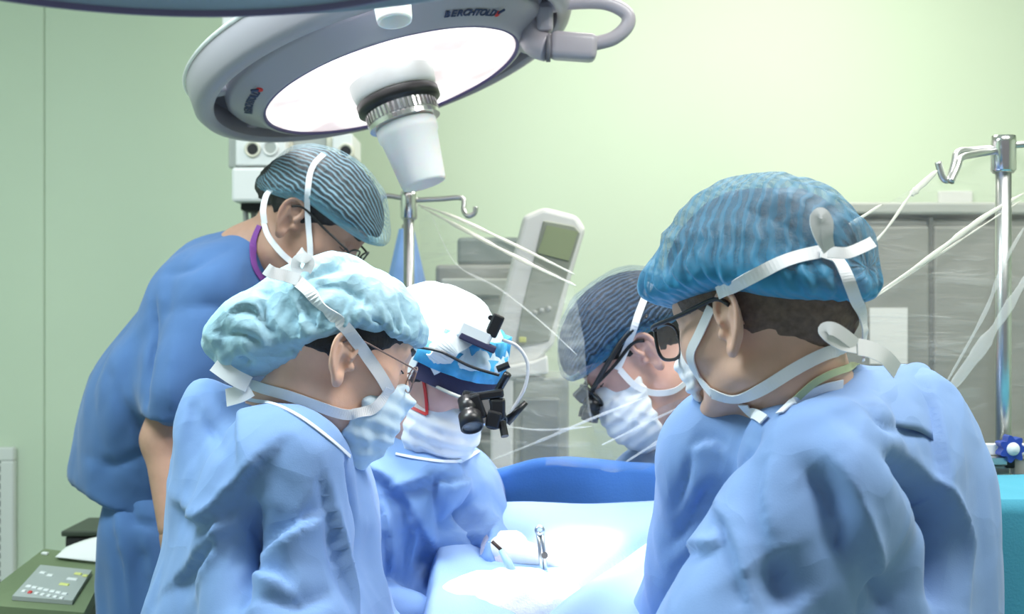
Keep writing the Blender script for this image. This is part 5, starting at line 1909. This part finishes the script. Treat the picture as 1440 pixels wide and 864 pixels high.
# ================================================================== right edge: clamp knob, rail, teal table
c = P(1425, 632, 1.93)
pts = []
for k in range(56):
    a = 2 * math.pi * k / 56
    r = 0.0185 + 0.0035 * math.cos(7 * a)
    pts.append(c + Vector((r * math.cos(a), 0.0, r * math.sin(a))))
kb = MB().prism(pts, (0, 0.022, 0)).build('clamp_knob', KNOB, stand_r)
tag(kb, 'blue star-shaped clamp knob with a white centre')
MB().lathe([(0, 0.004), (0.009, 0.0035), (0.0105, 0.0), (0.0105, -0.004)], c, frame_from((0, -1, 0)), 24).build('centre_cap', WHITE_P, kb, smooth=True)
MB().tube([c + Vector((0, 0.02, 0)), c + Vector((0, 0.062, 0))], 0.007, 12).build('spindle', STEEL, kb, smooth=True)
t = empty('side_rail', P(1420, 650, 1.96))
tag(t, 'pale steel table rail with dark clamps beside the blue knob', 'rail')
a, b_ = P(1362, 634, 1.96), P(1500, 630, 1.96)
MB().box((a + b_) / 2, ((b_ - a).length, 0.012, 0.018), bevel=0.002).build('rail', WHITE_P, t)
for k, (px, py, w, h, m) in enumerate(((1400, 648, 0.030, 0.014, STEEL), (1392, 646, 0.010, 0.010, BLACK), (1418, 650, 0.014, 0.018, BLACK), (1405, 660, 0.028, 0.014, STEEL),
                                       (1390, 662, 0.010, 0.010, BLACK), (1432, 656, 0.022, 0.026, GREY_P))):
    MB().box(P(px, py, 1.95 + 0.004 * k), (w, 0.02, h), bevel=0.002).build('clamp_piece', m, t)
pa = P(1440, 672, 1.92)


def teal(u, v):
    x = 0.62 + 0.585 * u
    zt = P(0, 668, 1.90).z
    if v < 0.3:
        k = v / 0.3
        return (x, 1.90 - 0.24 * k, zt + 0.003 * nz(x * 12, k * 4))
    k = (v - 0.3) / 0.7
    return (x + 0.01 * math.sin(k * 3), 1.655 - 0.01 * k + 0.014 * math.sin(x * 42 + 2 * nz(x * 6, k * 2)) * k, zt - 0.012 * k - k * 0.85)


o = MB().grid(teal, 60, 60, 0.003, (0, 0.6, -0.6)).build('teal_drape', DRAPE_T, None, smooth=True)
tag(o, 'teal drape over the instrument table at the right edge', 'drape')
t = empty('instrument_table', (0.93, 1.78, 0))
tag(t, 'steel instrument table under the teal drape', 'table')
zt = P(0, 668, 1.90).z - 0.016
MB().box((0.93, 1.785, zt - 0.012), (0.50, 0.20, 0.02)).build('table_top', STEEL, t)
for sx in (-1, 1):
    for sy in (-1, 1):
        MB().tube([(0.93 + sx * 0.22, 1.785 + sy * 0.08, 0), (0.93 + sx * 0.22, 1.785 + sy * 0.08, zt - 0.02)], 0.012, 10).build('leg', STEEL, t, smooth=True)

# ================================================================== lower left: green device on its cart
t = empty('heater_unit', (-0.93, 2.30, 0))
tag(t, 'olive green control unit with a grey keypad at the lower left', 'control unit')
A, B_, C_, D_ = P(-70, 830, 2.25), P(62, 772, 2.52), P(158, 784, 2.52), P(118, 862, 2.20)
A = P(-40, 850, 2.2)


def quad_on(u, v):          # u left-right, v far-near on the sloping top
    return (B_.lerp(C_, u)).lerp(A.lerp(D_, u), v)


up = (A - B_).cross(C_ - B_).normalized()
if up.z < 0:
    up = -up
MB().prism([B_, C_, D_, A], -up * 0.03).build('lid', GREEN_D, t)
zl = min(p.z for p in (A, B_, C_, D_)) - 0.02
MB().prism([(p.x, p.y, 0.55) for p in (B_ + Vector((.01, -.01, 0)), C_ + Vector((-.02, -.01, 0)), D_ + Vector((-.02, .02, 0)), A + Vector((.02, .02, 0)))], (0, 0, zl - 0.55)).build('body', GREEN_DD, t)
MB().prism([(p.x, p.y, 0.06) for p in (B_, C_, D_, A)], (0, 0, 0.49)).build('cart', GREY_P, t)
for p in (B_ + Vector((.05, -.05, 0)), C_ + Vector((-.04, -.05, 0)), D_ + Vector((-.05, .05, 0)), A + Vector((.05, .05, 0))):
    MB().lathe([(0, -0.012), (0.03, -0.012), (0.03, 0.012), (0, 0.012)], (p.x, p.y, 0.03), frame_from((1, 0, 0), (0, 0, 1)), 16).build('castor', BLACK, t)
kp = [quad_on(0.24, 0.36), quad_on(0.86, 0.36), quad_on(0.86, 0.90), quad_on(0.30, 0.90)]
MB().prism([p + up * 0.0005 for p in kp], up * 0.008).build('keypad', PANEL_G, t)
FR = frame_from(up, (C_ - B_))
for i, (u, v, m, w) in enumerate([(0.36, 0.50, KEY_W, .012), (0.46, 0.53, KEY_W, .012), (0.74, 0.46, KEY_Y, .014), (0.83, 0.48, KEY_Y, .010), (0.72, 0.56, KEY_W, .020),
                                  (0.68, 0.66, KEY_Y, .018)] + [(0.36 + 0.065 * k, 0.74 + 0.012 * k, KEY_W, .010) for k in range(7)] +
                                 [(0.36 + 0.065 * k, 0.82 + 0.010 * k, KEY_W if k != 1 else RED, .007) for k in range(7)]):
    MB().box(quad_on(u, v) + up * 0.0095, (w, 0.010, 0.003), FR, bevel=0.001, seg=1).build('key', m, t)
for (u, v) in ((0.10, 0.10), (0.92, 0.26)):
    MB().box(quad_on(u, v) + up * 0.002, (0.012, 0.010, 0.004), FR, bevel=0.001).build('stud', WHITE_P, t)
o = MB().grid(lambda u, v: quad_on(0.30 + 0.75 * u, -0.02 + 0.20 * v) + up * (0.006 + 0.012 * (1 - v) * math.sin(u * 2.4) + 0.03 * u * (1 - v)), 14, 8, 0.001, up).build('paper_sheet', PAPER, None, smooth=True)
tag(o, 'loose white paper lying on the olive green unit', 'paper')
a, b_ = P(90, 752, 2.62), P(175, 772, 2.62)
o = empty('black_box', ((a.x + b_.x) / 2, 2.70, 0))
tag(o, 'dark equipment case behind the olive green unit', 'case')
MB().box(((a.x + b_.x) / 2, 2.70, (a.z + 0.35) / 2), (b_.x - a.x, 0.16, a.z - 0.35), bevel=0.01).build('body', BLACK_M, o)
MB().box(((a.x + b_.x) / 2, 2.70, a.z + 0.002), (b_.x - a.x + 0.01, 0.17, 0.012), bevel=0.003).build('lid', GREEN_DD, o)
MB().box(((a.x + b_.x) / 2, 2.70, 0.175), (b_.x - a.x, 0.16, 0.35)).build('base', GREY_P, o)

for o in bpy.data.objects:
    if '_b' in o.keys():
        del o['_b']
